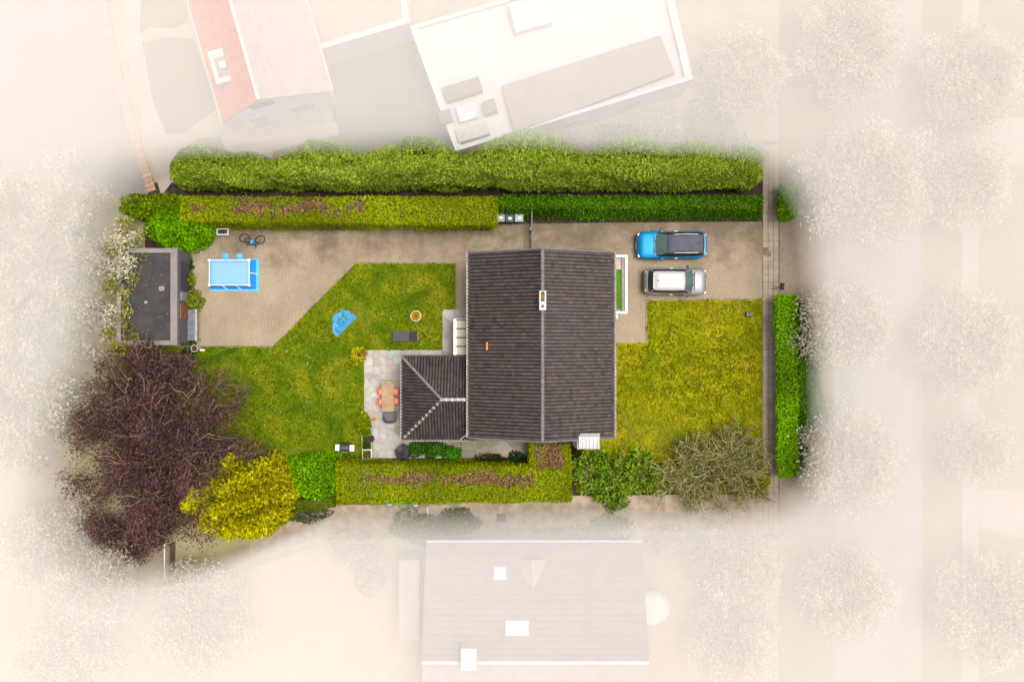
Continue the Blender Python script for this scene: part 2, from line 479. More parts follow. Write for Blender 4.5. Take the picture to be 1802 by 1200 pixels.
GARDEN = lawn_mat('garden_grass', [(0.3, sl(74, 78, 26)), (0.7, sl(116, 108, 58)), (0.5, sl(94, 92, 40))], 0.3, 5)
def paver_mat(name, ca, cb, cm, rot=45, bw=0.20, rh=0.135, stain=(0.76, 1.1), dirt=0.62):
    m = bpy.data.materials.new(name); m.use_nodes = True
    n, l = nodes_of(m); b = n['Principled BSDF']
    b.inputs['Roughness'].default_value = 0.85; b.inputs['Specular IOR Level'].default_value = 0.25
    geo = n.new('ShaderNodeNewGeometry'); mp = n.new('ShaderNodeMapping'); mp.inputs['Rotation'].default_value = (0, 0, R(rot))
    l.new(geo.outputs['Position'], mp.inputs['Vector'])
    wob = n.new('ShaderNodeTexNoise'); wob.inputs['Scale'].default_value = 1.3
    l.new(geo.outputs['Position'], wob.inputs['Vector'])
    sc = n.new('ShaderNodeVectorMath'); sc.operation = 'SCALE'; sc.inputs['Scale'].default_value = 0.25
    l.new(wob.outputs['Color'], sc.inputs[0])
    ad = n.new('ShaderNodeVectorMath'); ad.operation = 'ADD'
    l.new(mp.outputs[0], ad.inputs[0]); l.new(sc.outputs[0], ad.inputs[1])
    br = n.new('ShaderNodeTexBrick'); br.inputs['Scale'].default_value = 1.0
    br.inputs['Color1'].default_value = tuple(ca) + (1,); br.inputs['Color2'].default_value = tuple(cb) + (1,); br.inputs['Mortar'].default_value = tuple(cm) + (1,)
    br.inputs['Brick Width'].default_value = bw; br.inputs['Row Height'].default_value = rh
    br.inputs['Mortar Size'].default_value = 0.028; br.inputs['Mortar Smooth'].default_value = 0.3
    l.new(ad.outputs[0], br.inputs['Vector'])
    no = n.new('ShaderNodeTexNoise'); no.inputs['Scale'].default_value = 0.22; no.inputs['Detail'].default_value = 9; no.inputs['Roughness'].default_value = 0.65
    l.new(geo.outputs['Position'], no.inputs['Vector'])
    mr = n.new('ShaderNodeMapRange'); mr.inputs['From Min'].default_value = 0.34; mr.inputs['From Max'].default_value = 0.62
    mr.inputs['To Min'].default_value = stain[0]; mr.inputs['To Max'].default_value = stain[1]
    l.new(no.outputs['Fac'], mr.inputs['Value'])
    mu = n.new('ShaderNodeVectorMath'); mu.operation = 'SCALE'
    l.new(br.outputs['Color'], mu.inputs[0]); l.new(mr.outputs[0], mu.inputs['Scale'])
    # trodden dirt and moss in loose patches, thickest on the strip along the northern hedge
    sx = n.new('ShaderNodeSeparateXYZ'); l.new(geo.outputs['Position'], sx.inputs[0])
    dy = n.new('ShaderNodeMapRange'); dy.inputs['From Min'].default_value = 3.8; dy.inputs['From Max'].default_value = 7.4
    l.new(sx.outputs['Y'], dy.inputs['Value'])
    n3 = n.new('ShaderNodeTexNoise'); n3.inputs['Scale'].default_value = 0.7; n3.inputs['Detail'].default_value = 8; n3.inputs['Roughness'].default_value = 0.7
    l.new(geo.outputs['Position'], n3.inputs['Vector'])
    m1 = n.new('ShaderNodeMath'); m1.operation = 'MULTIPLY_ADD'; m1.inputs[1].default_value = 0.34
    l.new(dy.outputs[0], m1.inputs[0]); l.new(n3.outputs['Fac'], m1.inputs[2])
    m2 = n.new('ShaderNodeMapRange'); m2.inputs['From Min'].default_value = 0.60; m2.inputs['From Max'].default_value = 0.86; m2.inputs['To Max'].default_value = dirt
    l.new(m1.outputs[0], m2.inputs['Value'])
    dm = n.new('ShaderNodeMix'); dm.data_type = 'RGBA'
    l.new(m2.outputs[0], dm.inputs[0]); l.new(mu.outputs[0], dm.inputs[6]); dm.inputs[7].default_value = sl(92, 76, 60) + (1,)
    l.new(dm.outputs[2], b.inputs['Base Color'])
    bp = n.new('ShaderNodeBump'); bp.inputs['Distance'].default_value = 0.012; bp.invert = True
    l.new(br.outputs['Fac'], bp.inputs['Height']); l.new(bp.outputs['Normal'], b.inputs['Normal'])
    return m
PAVER = paver_mat('drive_pavers', sl(184, 167, 143), sl(177, 160, 136), sl(158, 141, 118))
APRON = paver_mat('apron_pavers', sl(194, 176, 156), sl(184, 166, 146), sl(150, 134, 116), rot=20, stain=(.9, 1.12), dirt=.15)  # paler than the drive: colour raised against the shade at the haze edge

# --- ground: one sheet to the horizon
struct('ground', MB().box(-900, 900, -900, 900, -1.0, 0.0), mat('ground_earth', sl(176, 160, 130), 0.95, 0.2, 0.6, bump=0.03, rgb2=sl(166, 160, 116)), label='open earth and rough grass around the plots')
GRAVEL = mat('pale_gravel', sl(186, 168, 148), 0.95, 0.24, 1.8, bump=0.03, bscale=25)
PALE = mat('pale_paving', sl(184, 172, 162), 0.85, 0.08, 0.8)
ASPH = mat('pale_worn_asphalt', (0.30, 0.285, 0.27), 0.85, 0.12, 0.5, bump=0.01, bscale=30)

sheet('soil_bed', [(255, 322), (1352, 318), (1352, 400), (640, 412), (255, 440)], 0.010, SOIL, 'dark bare soil under the northern hedges')
sheet('soil_border', [(590, 772), (1012, 760), (1362, 800), (1362, 868), (1004, 872), (560, 890), (500, 880)], 0.012, SOIL, 'dark soil bed along the southern hedge')
sheet('gravel_drive', [(440, 900), (560, 872), (1372, 872), (1372, 950), (1200, 952), (880, 945), (650, 935), (440, 985)], 0.008, GRAVEL, 'pale gravel lane of the neighbour below the hedge')
sheet('driveway', [(326, 402), (940, 394), (1341, 390), (1341, 602), (1080, 606), (826, 620), (826, 612), (480, 610), (326, 610)], 0.016, PAVER, 'beige block paved driveway and yard')
sheet('back_lawn', [(626, 464), (802, 464), (802, 545), (778, 545), (778, 616), (641, 616), (641, 806), (590, 810), (240, 960), (200, 800), (200, 609), (480, 609)], 0.045, BACK_LAWN, 'mottled green back lawn with a slanting corner')
sheet('front_lawn', [(1139, 529), (1341, 528), (1341, 866), (1014, 866), (1014, 773), (1078, 773), (1078, 604), (1139, 603)], 0.045, FRONT_LAWN, 'yellowish green front lawn')
sheet('apron', [(1372, 386), (1470, 386), (1470, 522), (1372, 522)], 0.014, APRON, 'paved crossing between the pavement and the road')
sheet('apron_lower', [(1372, 842), (1470, 842), (1470, 950), (1372, 950)], 0.014, APRON, 'second paved crossing at the end of the gravel lane')
sheet('road', [(1470, -300), (1620, -300), (1620, 1500), (1470, 1500)], 0.020, ASPH, 'pale street running past the front gardens')
sheet('verge', [(1372, -300), (1466, -300), (1466, 384), (1372, 384)], 0.03, FIELD, 'grass verge above the driveway crossing')
sheet('verge_middle', [(1372, 524), (1466, 524), (1466, 840), (1372, 840)], 0.03, FIELD, 'grass verge behind the street hedge')
sheet('verge_lower', [(1372, 952), (1466, 952), (1466, 1500), (1372, 1500)], 0.03, FIELD, 'grass verge below the gravel lane')
sheet('far_verge', [(1624, -300), (1690, -300), (1690, 1500), (1624, 1500)], 0.03, FIELD, 'grass verge on the far side of the street')
sheet('far_pavement', [(1692, -300), (1722, -300), (1722, 1500), (1692, 1500)], 0.05, PALE, 'pale pavement on the far side of the street')
sheet('far_field', [(1724, -300), (2000, -300), (2000, 205), (1724, 205)], 0.03, FIELD, 'upper front garden across the street')
sheet('far_drive', [(1724, 207), (2000, 207), (2000, 290), (1724, 290)], 0.03, PALE, 'pale drive across the street at the top')
sheet('far_garden', [(1724, 292), (2000, 292), (2000, 860), (1724, 860)], 0.03, FIELD, 'middle front garden across the street')
sheet('far_forecourt', [(1724, 862), (2000, 862), (2000, 985), (1724, 925)], 0.03, PALE, 'pale forecourt across the street')
sheet('far_lower_garden', [(1724, 930), (2000, 990), (2000, 1500), (1724, 1500)], 0.03, FIELD, 'lower front garden across the street')
# north-west neighbour
sheet('side_street', [(-200, -300), (165, -300), (205, 100), (225, 200), (262, 342), (120, 342), (-200, 342)], 0.02, mat('pale_tarmac', (0.22, 0.21, 0.205), 0.85, 0.1, 0.5), 'pale tarmac yard at the upper left')
sheet('neighbour_path', [(205, -300), (240, -300), (252, 60), (268, 150), (300, 215), (350, 260), (284, 345), (258, 250), (222, 90)], 0.025, PALE, 'pale garden path beside the brick kerb')
sheet('neighbour_lawn', [(246, 62), (252, -100), (330, -100), (330, 40), (300, 52), (262, 48)], 0.03, GARDEN, 'small lawn at the top beside the red roofed house')
sheet('side_lawn', [(250, 75), (300, 66), (340, 70), (385, 190), (320, 236), (292, 236), (270, 180)], 0.03, GARDEN, 'oval lawn left of the red roofed house')
sheet('corner_lawn', [(300, 285), (345, 245), (390, 240), (400, 286), (380, 310), (300, 318)], 0.03, GARDEN, 'lawn corner below the red roofed house')
sheet('neighbour_terrace', [(386, 232), (592, 216), (596, 234), (405, 288)], 0.06, PALE, 'pale terrace along the white gable')
sheet('upper_lawn', [(555, 100), (722, 50), (800, 275), (760, 300), (480, 305), (480, 268), (596, 238)], 0.03, lawn_mat('upper_lawn_grass', [(0.3, sl(66, 74, 16)), (0.7, sl(104, 100, 44)), (0.5, sl(84, 86, 26))], 0.3, 5), 'lawn between the neighbouring houses')
sheet('lower_garden', [(440, 1000), (560, 960), (690, 945), (690, 1400), (300, 1400)], 0.03, mat('dry_lawn', sl(190, 170, 140), 0.95, 0.1, 0.8), 'dry lawn at the lower left')
sheet('lower_side_garden', [(1145, 950), (1360, 955), (1360, 1400), (1145, 1400)], 0.03, mat('dry_lawn_side', sl(178, 158, 124), 0.95, 0.14, 0.8), 'dry ground right of the lower house')

# --- brick kerb by the side street
kb = thing('brick_kerb', 'reddish brick kerb strip running beside the pale path', 'kerb', W3(215, 170))
path = [(172, -30), (192, 60), (212, 150), (238, 240), (268, 338)]
mats = [mat('brick_red', sl(186, 146, 124), 0.9, 0.2, 5), mat('brick_pale', sl(194, 160, 138), 0.9, 0.2, 5)]
for i in range(len(path) - 1):
    for k in range(12):
        s0, s1 = k / 12, (k + 0.93) / 12
        a = Vector(W3(path[i][0] + (path[i + 1][0] - path[i][0]) * s0, path[i][1] + (path[i + 1][1] - path[i][1]) * s0)); b = Vector(W3(path[i][0] + (path[i + 1][0] - path[i][0]) * s1, path[i][1] + (path[i + 1][1] - path[i][1]) * s1))
        d = (b - a).normalized(); s_ = Vector((-d.y, d.x, 0)) * 0.30
        MB().prism([(a + s_)[:2], (b + s_)[:2], (b - s_)[:2], (a - s_)[:2]], 0, 0.14 + 0.01 * ((k + i) % 2)).build('brick', mats[(k + i) % 2], kb, world=True)

# --- lawn edging stones
def edging(pts, name_label):
    t = thing('lawn_edging', name_label, 'edging', W3(*pts[0]))
    k = 0
    for a, b in zip(pts[:-1], pts[1:]):
        A, B = Vector(W3(*a)), Vector(W3(*b)); L = (B - A).length; n = max(1, round(L / 1.0)); d = (B - A).normalized(); s_ = Vector((-d.y, d.x, 0)) * 0.028
        for i in range(n):
            p, q = A + d * (L * i / n + 0.008), A + d * (L * (i + 1) / n - 0.008)
            h = 0.055 + random.uniform(-.012, .012)
            MB().prism([(p + s_)[:2], (q + s_)[:2], (q - s_)[:2], (p - s_)[:2]], 0, h).build('kerb_stone', mat('edge_stone', sl(150, 134, 112), .9, .35, 2.5), t, world=True)
edging([(202, 611), (480, 611), (624, 462), (804, 462), (804, 544)], 'grey kerb stones edging the back lawn along the paved yard')
edging([(1137, 601), (1137, 527), (1340, 526)], 'grey kerb stones edging the front lawn along the driveway')

# --- pavement with slabs
SLABM = mat_attr('slab', 0.85, 0.12, 2.0, 0.25, bump=0.004)
pv = MB().prism(pxpoly([(1342, -300), (1370, -300), (1370, 1500), (1342, 1500)]), -0.3, 0.03).build('pavement', mat('joint_sand', sl(128, 112, 92), 0.95, 0.25, 3))
pv['kind'] = 'structure'; pv['label'] = 'pavement of small concrete slabs between the garden and the verge'; pv['category'] = 'pavement'
slabs = []
for k in range(6):
    c = [c_ * f for c_, f in zip(sl(182, 166, 146), (random.uniform(.85, 1.08),) * 3)]
    slabs.append(MB().rbox(0, 0, 0.325, 0.43, -0.05, 0.03, 0.012, 0.008, 1, col=tuple(c)).mesh('slab', SLABM, colors=True))
x0 = W(1342, 0)[0]; x1 = W(1370, 0)[0]
row = 0; yy = W(0, 262)[1]; yend = W(0, 945)[1]
while yy > yend:
    for i in range(3):
        xx = x0 + (x1 - x0) * (i + 0.5) / 3
        if abs(xx - W(1351, 0)[0]) < 0.17 and abs(yy - W(0, 447)[1]) < 0.22: continue
        o = link('slab', random.choice(slabs), pv)
        o.location = (xx + random.uniform(-.004, .004), yy, 0.032 + random.uniform(-.004, .006)); o.rotation_euler = (random.uniform(-.008, .008), random.uniform(-.008, .008), random.uniform(-.012, .012))
    yy -= 0.445; row += 1
far = MB()
for y0, y1 in ((W(0, -200)[1], W(0, 256)[1]), (W(0, 955)[1], W(0, 1400)[1])):
    y = y0
    while y > y1:
        for i in range(3):
            xx = x0 + (x1 - x0) * (i + 0.5) / 3
            far.box(xx - .16, xx + .16, y - .21, y + .21, -0.05, 0.06 + random.uniform(-.004, .004), col=sl(182, 166, 146))
        y -= 0.445
far.build('paving', SLABM, pv, colors=True)['kind'] = 'stuff'
tag(MB().rbox(*W(1351, 447), 0.36, 0.36, 0.03, 0.075, 0.01, 0.008, 1).build('inspection_cover', mat('rust_red_cover', sl(150, 112, 100), 0.7, 0.15, 8)), 'small rust red inspection cover in the pavement', 'cover')
kk = thing('kerb_line', 'narrow stone kerb along the street side of the pavement', 'kerb', W3(1371, 600))
for i in range(46):
    y0 = 60 + i * 24; a, b = W(1370.6, y0), W(1372, y0 + 23.6)
    MB().box(a[0] + .003, b[0], b[1], a[1], 0, 0.07 + random.uniform(-.006, .006)).build('kerb_stone', mat('kerb_ochre', sl(158, 134, 100), .9, .2, 3), kk, world=True)

# --- patio of irregular flagstones
def clip(poly, px, py, nx, ny):
    out = []
    for i in range(len(poly)):
        a, b = poly[i], poly[(i + 1) % len(poly)]
        da = (a[0] - px) * nx + (a[1] - py) * ny; db = (b[0] - px) * nx + (b[1] - py) * ny
        if da <= 0: out.append(a)
        if (da < 0) != (db < 0) and abs(da - db) > 1e-9:
            s_ = da / (da - db); out.append((a[0] + (b[0] - a[0]) * s_, a[1] + (b[1] - a[1]) * s_))
    return out
STONE = mat_attr('flagstone', 0.8, 0.14, 1.6, 0.25, bump=0.012)
def flagstones(parent, rect, size, cols, seed, z=0.05, gap=0.014):
    g = np.random.default_rng(seed)
    (ax, ay), (bx, by) = W(rect[0], rect[3]), W(rect[2], rect[1])
    nx, ny = max(1, round((bx - ax) / size)), max(1, round((by - ay) / size))
    pts = [((i + 0.5 + g.uniform(-.36, .36)) / nx * (bx - ax) + ax, (j + 0.5 + g.uniform(-.36, .36)) / ny * (by - ay) + ay) for i in range(nx) for j in range(ny)]
    for i, p in enumerate(pts):
        poly = [(ax, ay), (bx, ay), (bx, by), (ax, by)]
        for j, q in enumerate(pts):
            if i == j or abs(p[0] - q[0]) > size * 3.2 or abs(p[1] - q[1]) > size * 3.2: continue
            dx, dy = q[0] - p[0], q[1] - p[1]; L = math.hypot(dx, dy)
            mxp = ((p[0] + q[0]) / 2 - dx / L * gap, (p[1] + q[1]) / 2 - dy / L * gap)
            poly = clip(poly, mxp[0], mxp[1], dx / L, dy / L)
            if len(poly) < 3: break
        if len(poly) < 3: continue
        c = cols[g.integers(len(cols))]; k = g.uniform(0.93, 1.05)
        zz = z + g.uniform(-.006, .006)
        cx, cy = sum(a for a, _ in poly) / len(poly), sum(b for _, b in poly) / len(poly)
        ins = [(cx + (a - cx) * 0.975, cy + (b - cy) * 0.975) for a, b in poly]
        mb = MB().rings([[(a, b, 0.0) for a, b in poly], [(a, b, zz - .01) for a, b in poly], [(a, b, zz) for a, b in ins]], col=tuple(v * k for v in c))
        mb.build('flagstone', STONE, parent, colors=True, world=True)
pcols = [sl(184, 179, 174), sl(175, 170, 163), sl(189, 184, 178), sl(169, 162, 153), sl(180, 173, 164)]
JOINT = mat('patio_joint', sl(170, 163, 154), 0.95, 0.3, 4)
def patio(name, rect, size, cols, seed, label):
    p = MB().prism(pxpoly([(rect[0], rect[1]), (rect[2], rect[1]), (rect[2], rect[3]), (rect[0], rect[3])]), -0.2, 0.030).build(name, JOINT)
    p['kind'] = 'structure'; p['label'] = label; p['category'] = 'patio'
    flagstones(p, rect, size, cols, seed)
patio('patio', (641, 616, 778, 806), 0.52, pcols, 4, 'pale grey flagstone patio beside the tiled annex')
patio('patio_strip', (779, 545, 828, 640), 0.55, pcols, 5, 'narrow flagstone strip between the lawn and the house')
patio('side_terrace', (812, 768, 932, 806), 0.9, [sl(150, 140, 126), sl(138, 128, 114), sl(160, 150, 136)], 6, 'weathered grey terrace below the house gable')
patio('annex_path', (779, 741, 811, 806), 0.7, [sl(150, 140, 126), sl(138, 128, 114)], 8, 'darker flagstones under the annex eaves')

# --- loose grass blades over the lawns
def inside(px, py, poly):
    r = np.zeros(len(px), bool)
    for i in range(len(poly)):
        (x1_, y1_), (x2_, y2_) = poly[i], poly[(i + 1) % len(poly)]
        cnd = ((y1_ > py) != (y2_ > py)) & (px < (x2_ - x1_) * (py - y1_) / (y2_ - y1_ + 1e-12) + x1_)
        r ^= cnd
    return r
def grass(label, poly, n, cols, w, seed):
    xs, ys = [p[0] for p in poly], [p[1] for p in poly]
    px, py = rng.uniform(min(xs), max(xs), n), rng.uniform(min(ys), max(ys), n)
    k = inside(px, py, poly); px, py = px[k], py[k]; n = len(px)
    P = np.stack([(px - 901) / PPM, (600 - py) / PPM, np.full(n, 0.045)], 1)
    wf = WaveField(0.9, 7, seed); wf2 = WaveField(3.2, 7, seed + 1)
    f = wf(P[:, 0], P[:, 1]) + 0.7 * wf2(P[:, 0], P[:, 1])
    C = palette(cols, n, 0.16, w)
    straw = (f > 0.95) & (rng.random(n) < 0.6)
    C[straw] = palette([sl(160, 142, 58), sl(172, 154, 76), sl(146, 134, 40)], int(straw.sum()), 0.15)
    dark = f < -0.7
    C[dark] *= 0.68
    ang = f * 2.2 + rng.normal(0, 0.7, n)
    D = np.stack([np.cos(ang), np.sin(ang), rng.uniform(0.25, 0.9, n)], 1)
    o = leaves('grass', P, D, np.tile([0, 0, 1.0], (n, 1)) + rdir(n) * 0.4, rng.uniform(0.07, 0.24, n), rng.uniform(0.02, 0.05, n), C)
    o['label'] = label; o['category'] = 'grass'
grass('short mottled grass of the back lawn', [(626, 465), (801, 465), (801, 544), (777, 544), (777, 615), (640, 615), (640, 806), (590, 810), (240, 955), (205, 800), (205, 612), (481, 612)], 52000,
      [sl(92, 114, 4), sl(72, 98, 4), sl(120, 126, 8), sl(138, 132, 22)], [.35, .25, .28, .12], 21)
grass('short yellowing grass of the front lawn', [(1139, 529), (1340, 528), (1340, 866), (1014, 866), (1014, 775), (1080, 775), (1080, 605), (1139, 604)], 34000,
      [sl(130, 141, 4), sl(102, 122, 4), sl(156, 152, 8), sl(170, 158, 36)], [.33, .22, .3, .15], 33)
# daisies in the grass
mb = MB()
for _ in range(42):
    x, y = random.choice([(random.uniform(500, 770), random.uniform(480, 640)), (random.uniform(420, 630), random.uniform(620, 780))])
    if x + y < 1095 : continue
    X, Y = W(x, y); r = random.uniform(.015, .03)
    mb.cyl(X, Y, 0.045, 0.13, r * .2, r, 6)
o = mb.build('daisies', mat('daisy', (0.75, 0.74, 0.66), 0.8, 0.05, 3)); o['kind'] = 'stuff'; o['label'] = 'tiny white daisies scattered over the back lawn'; o['category'] = 'flowers'

# ================================================================== THE HOUSE
TILE = mat_attr('roof_tile', 0.55, 0.22, 9.0, 0.45, bump=0.004)
UNDER = mat('roof_underlay', (0.012, 0.011, 0.011), 0.9, 0.2, 5)
BRICK = mat('house_brick', sl(176, 156, 138), 0.9, 0.2, 6, bump=0.01)
FRAME = WHITE
PANE = glass('window_pane', (0.05, 0.07, 0.08), 0.92, 0.05)
def tile_geo(tw, tv, kind, lift=0.03):
    """one clay tile in (across, up-slope, out) space"""
    if kind == 'roll': prof = [(0.0, 0.0), (0.08, 0.03), (0.22, 0.07), (0.42, 0.088), (0.60, 0.072), (0.74, 0.03), (0.80, 0.0)]
    elif kind == 'low': prof = [(0.0, 0.0), (0.1, 0.022), (0.26, 0.044), (0.46, 0.054), (0.66, 0.044), (0.82, 0.02), (0.9, 0.0)]
    else: prof = [(0.0, 0.01), (0.12, 0.045), (0.27, 0.058), (0.42, 0.03), (0.47, 0.004), (0.53, 0.01), (0.64, 0.045), (0.78, 0.058), (0.9, 0.03), (0.97, 0.004)]
    if kind == 'roll': prof = [(a, b * min(1, tw / .27)) for a, b in prof]
    lo = [(a * tw, -0.035, b + lift) for a, b in prof]; hi = [(a * tw, tv + 0.01, b + 0.004) for a, b in prof]; fr = [(a * tw, -0.035, -0.004) for a, b in prof]
    n = len(prof); vs = lo + hi + fr
    fs = [(i, i + 1, n + i + 1, n + i) for i in range(n - 1)] + [(2 * n + i, 2 * n + i + 1, i + 1, i) for i in range(n - 1)]
    return vs, fs
def roof_slope(parent, O, u, v, ulen, vlen, tw, tv, kind, cols, single=0, clipf=None, world_off=Vector((0, 0, 0)), name='tile'):
    """courses of tiles; `single` of them (from the ridge down) are objects, the rest one part"""
    O, u, v = Vector(O), Vector(u).normalized(), Vector(v).normalized(); n = u.cross(v)
    nu, nv = round(ulen / tw), round(vlen / tv); tw, tv = ulen / nu, vlen / nv
    vs, fs = tile_geo(tw, tv, kind)
    variants = []
    if single:
        for c in cols:
            variants.append(MB().add(vs, fs, c).mesh(name, TILE, colors=True))
    rest = MB(); cnt = 0
    wf = WaveField(1.1, 6, 5)
    for j in range(nv - 1, -1, -1):
        for i in range(nu):
            p = O + u * (i * tw) + v * (j * tv) + n * random.uniform(0, 0.006)
            ci = min(len(cols) - 1, max(0, int(random.gauss(len(cols) * 0.42 + 1.2 * float(wf(i * tw * .6, j * tv * .6)), 1.35))))
            if cnt < single:
                o = link(name, variants[ci], parent); cnt += 1
                M = Matrix((u, v, n)).transposed().to_4x4(); M.translation = p - world_off
                o.matrix_basis = M
                continue
            k = random.uniform(0.85, 1.15); c = tuple(x * k for x in cols[ci])
            if clipf is None:
                rest.add([p + u * a + v * b + n * d for a, b, d in vs], fs, c)
            else:
                q = [];
                for a, b, d in vs:
                    uu, vv = i * tw + a, j * tv + b
                    q.append(O + u * uu + v * min(vv, clipf(uu)) + n * d)
                if j * tv < max(clipf(i * tw), clipf((i + 1) * tw)): rest.add(q, fs, c)
    if rest.v: rest.build(name + 's', TILE, parent, world=True, colors=True)['kind'] = 'stuff'

ZE, ZR = 4.3, 6.5
XL, XR = W(825, 0, ZE)[0], W(1080, 0, ZE)[0]
XM = (XL + XR) / 2
YT = (W(0, 445.5, ZE)[1] + W(0, 437, ZR)[1]) / 2; YB = (W(0, 771, ZE)[1] + W(0, 776, ZR)[1]) / 2
house = thing('house', 'detached house with a dark tiled gable roof and a hipped annex', 'house', (XM, (YT + YB) / 2, 0))
HO = house.location
ov = 0.45
wl0, wl1, wb0, wb1 = XL + ov, XR - ov, YB + 0.25, YT - 0.25
zr_w = ZR - 0.14
mb = MB()
slope = (ZR - ZE) / (XM - XL)
ze_w = ZE + slope * ov - 0.16
pent = [(wl0, 0), (wl1, 0), (wl1, ze_w), (XM, zr_w), (wl0, ze_w)]
mb.rings([[(x, wb0, z) for x, z in pent], [(x, wb1, z) for x, z in pent]])
wall = mb.build('wall', BRICK, house, world=True)
AL, AT, AB = W(708, 0, 2.6)[0], W(0, 628, 2.6)[1], W(0, 773, 2.6)[1]
AZE, AZR = 2.6, 3.95
ARX = AL + (AT - AB) / 2; ARY = (AT + AB) / 2
MB().box(AL + .4, wl0 + .01, AB + .4, AT - .4, 0, AZE - .02).build('annex_wall', BRICK, house, world=True)
# main roof
roof = MB()
tck = 0.12
for sx in (-1, 1):
    xe = XL if sx < 0 else XR
    roof.add([(xe, YB, ZE - tck), (XM, YB, ZR - tck), (XM, YT, ZR - tck), (xe, YT, ZE - tck), (xe, YB, ZE), (XM, YB, ZR), (XM, YT, ZR), (xe, YT, ZE)],
             [(0, 1, 2, 3), (4, 7, 6, 5), (0, 4, 5, 1), (1, 5, 6, 2), (2, 6, 7, 3), (3, 7, 4, 0)])
roof = roof.build('roof', UNDER, house, world=True)
TC1 = [sl(*c, k=0.84) for c in ((58, 52, 53), (66, 60, 60), (72, 65, 64), (77, 69, 67), (82, 74, 72), (74, 71, 75), (88, 77, 73), (96, 80, 74))]
TC1 = [(a * 1.05, b, c * .93) for a, b, c in TC1]
TC2 = [sl(*c, k=0.80) for c in ((92, 86, 90), (104, 97, 99), (112, 104, 104), (118, 110, 108), (126, 116, 113), (108, 110, 118), (130, 114, 106), (142, 118, 106))]
sll = math.hypot(XM - XL, ZR - ZE)
roof_slope(roof, (XL, YT, ZE), (0, -1, 0), (XM - XL, 0, ZR - ZE), YT - YB, sll, 0.212, 0.25, 'roll', TC1, 300, world_off=HO)
roof_slope(roof, (XR, YB, ZE), (0, 1, 0), (XM - XR, 0, ZR - ZE), YT - YB, sll, 0.212, 0.25, 'low', TC1, 0, name='east_tile')
def caps(parent, A, B, m, step=0.42, r=0.11, name='ridge_tile', lift=0.05, mort=None):
    A, B = Vector(A), Vector(B); L = (B - A).length; n = round(L / step); d = (B - A).normalized()
    s_ = d.cross(Vector((0, 0, 1))).normalized(); up = s_.cross(d)
    for i in range(n):
        p, q = A + d * (L * i / n), A + d * (L * (i + 1) / n + 0.03)
        rr = r * random.uniform(.96, 1.04); mk = lambda c, k, z: [c + s_ * (k * math.cos(math.pi * a / 6)) + up * (k * 0.75 * math.sin(math.pi * a / 6) + z) for a in range(7)]
        MB().rings([mk(p, rr * 1.06, lift - 0.02 + 0.015), mk(q, rr * 0.94, lift - 0.02)]).build(name, m, parent, world=True)
        if mort:
            MB().rings([mk(q - d * 0.10, rr * 1.12, lift - .02), mk(q - d * 0.015, rr * 1.12, lift - .02)]).build('mortar', mort, parent, world=True)
RIDGE = mat('ridge_grey', sl(114, 109, 112), 0.6, 0.25, 5)
caps(roof, (XM, YB - .02, ZR + .03), (XM, YT + .02, ZR + .03), RIDGE)
for sx, xe in ((-1, XL), (1, XR)):
    for yy, nm in ((YT, 1), (YB, -1)):
        a, b = Vector((xe, yy + nm * .01, ZE + .02)), Vector((XM, yy + nm * .01, ZR + .02))
        mbv = MB().rings([[a + Vector((0, -.05, 0)), a + Vector((0, .05, 0)), a + Vector((0, .05, .09)), a + Vector((0, -.05, .09))], [b + Vector((0, -.05, 0)), b + Vector((0, .05, 0)), b + Vector((0, .05, .09)), b + Vector((0, -.05, .09))]])
        mbv.build('verge_trim', mat('verge_lead', sl(110, 106, 112), .6, .15, 4), roof, world=True)
def gutter(parent, A, B, m=ZINC, r=0.075):
    A, B = Vector(A), Vector(B); d = (B - A).normalized(); s_ = d.cross(Vector((0, 0, 1)))
    mk = lambda c: [c + s_ * (r * math.cos(a)) + Vector((0, 0, r * math.sin(a))) for a in [math.pi + math.pi * k / 6 for k in range(7)]] + [c + s_ * ((r - .012) * math.cos(a)) + Vector((0, 0, (r - .012) * math.sin(a))) for a in [2 * math.pi - math.pi * k / 6 for k in range(7)]]
    MB().rings([mk(A), mk(B)]).build('gutter', m, parent, world=True)
GUT = mat('gutter_pale', sl(186, 180, 176), 0.5, 0.25, 2.5)
gutter(house, (XL - .075, YB, ZE + .01), (XL - .075, YT, ZE + .01), GUT)
gutter(house, (XR + .075, YB, ZE + .01), (XR + .075, YT, ZE + .01), GUT)
MB().tube([(XR + .06, YB + .3, ZE - .05), (XR - .2, YB + .3, ZE - .4), (wl1 + .06, YB + .35, ZE - .6), (wl1 + .06, YB + .35, 0)], .045, 8).build('downpipe', GUT, house, world=True)
# orange replacement tile lying proud on the west slope
cx, cy = W(857, 609, ZE + .6); u_ = (cx - XL) / (XM - XL)
MB().box(cx - .06, cx + .06, cy - .24, cy + .24, ZE + (ZR - ZE) * u_ + .07, ZE + (ZR - ZE) * u_ + .16).build('vent_tile', mat('terracotta', sl(206, 128, 88), 0.8, .1, 5), roof, world=True)
# metal clad flue box on the ridge
fx, fy = W(955, 529, ZR + .5)
fl = MB().rbox(fx, fy, 0.40, 1.12, ZR - .15, ZR + .62, .02, .015).build('flue_box', mat('flue_white', sl(206, 202, 198), .5, .1, 4), house, world=True)
MB().rbox(fx, fy + .20, .23, .52, ZR + .615, ZR + .632, .02, .004).build('flue_grille', mat('flue_ochre', sl(150, 108, 40), .7, .3, 8), fl, world=True)
for dy, r in ((.42, .1), (.05, .08), (-.33, .085)):
    MB().lathe(fx, fy + dy, [(r, ZR + .62), (r, ZR + .69), (r - .025, ZR + .69), (r - .03, ZR + .64)], 10).build('flue_pipe', BLACK, fl, world=True)
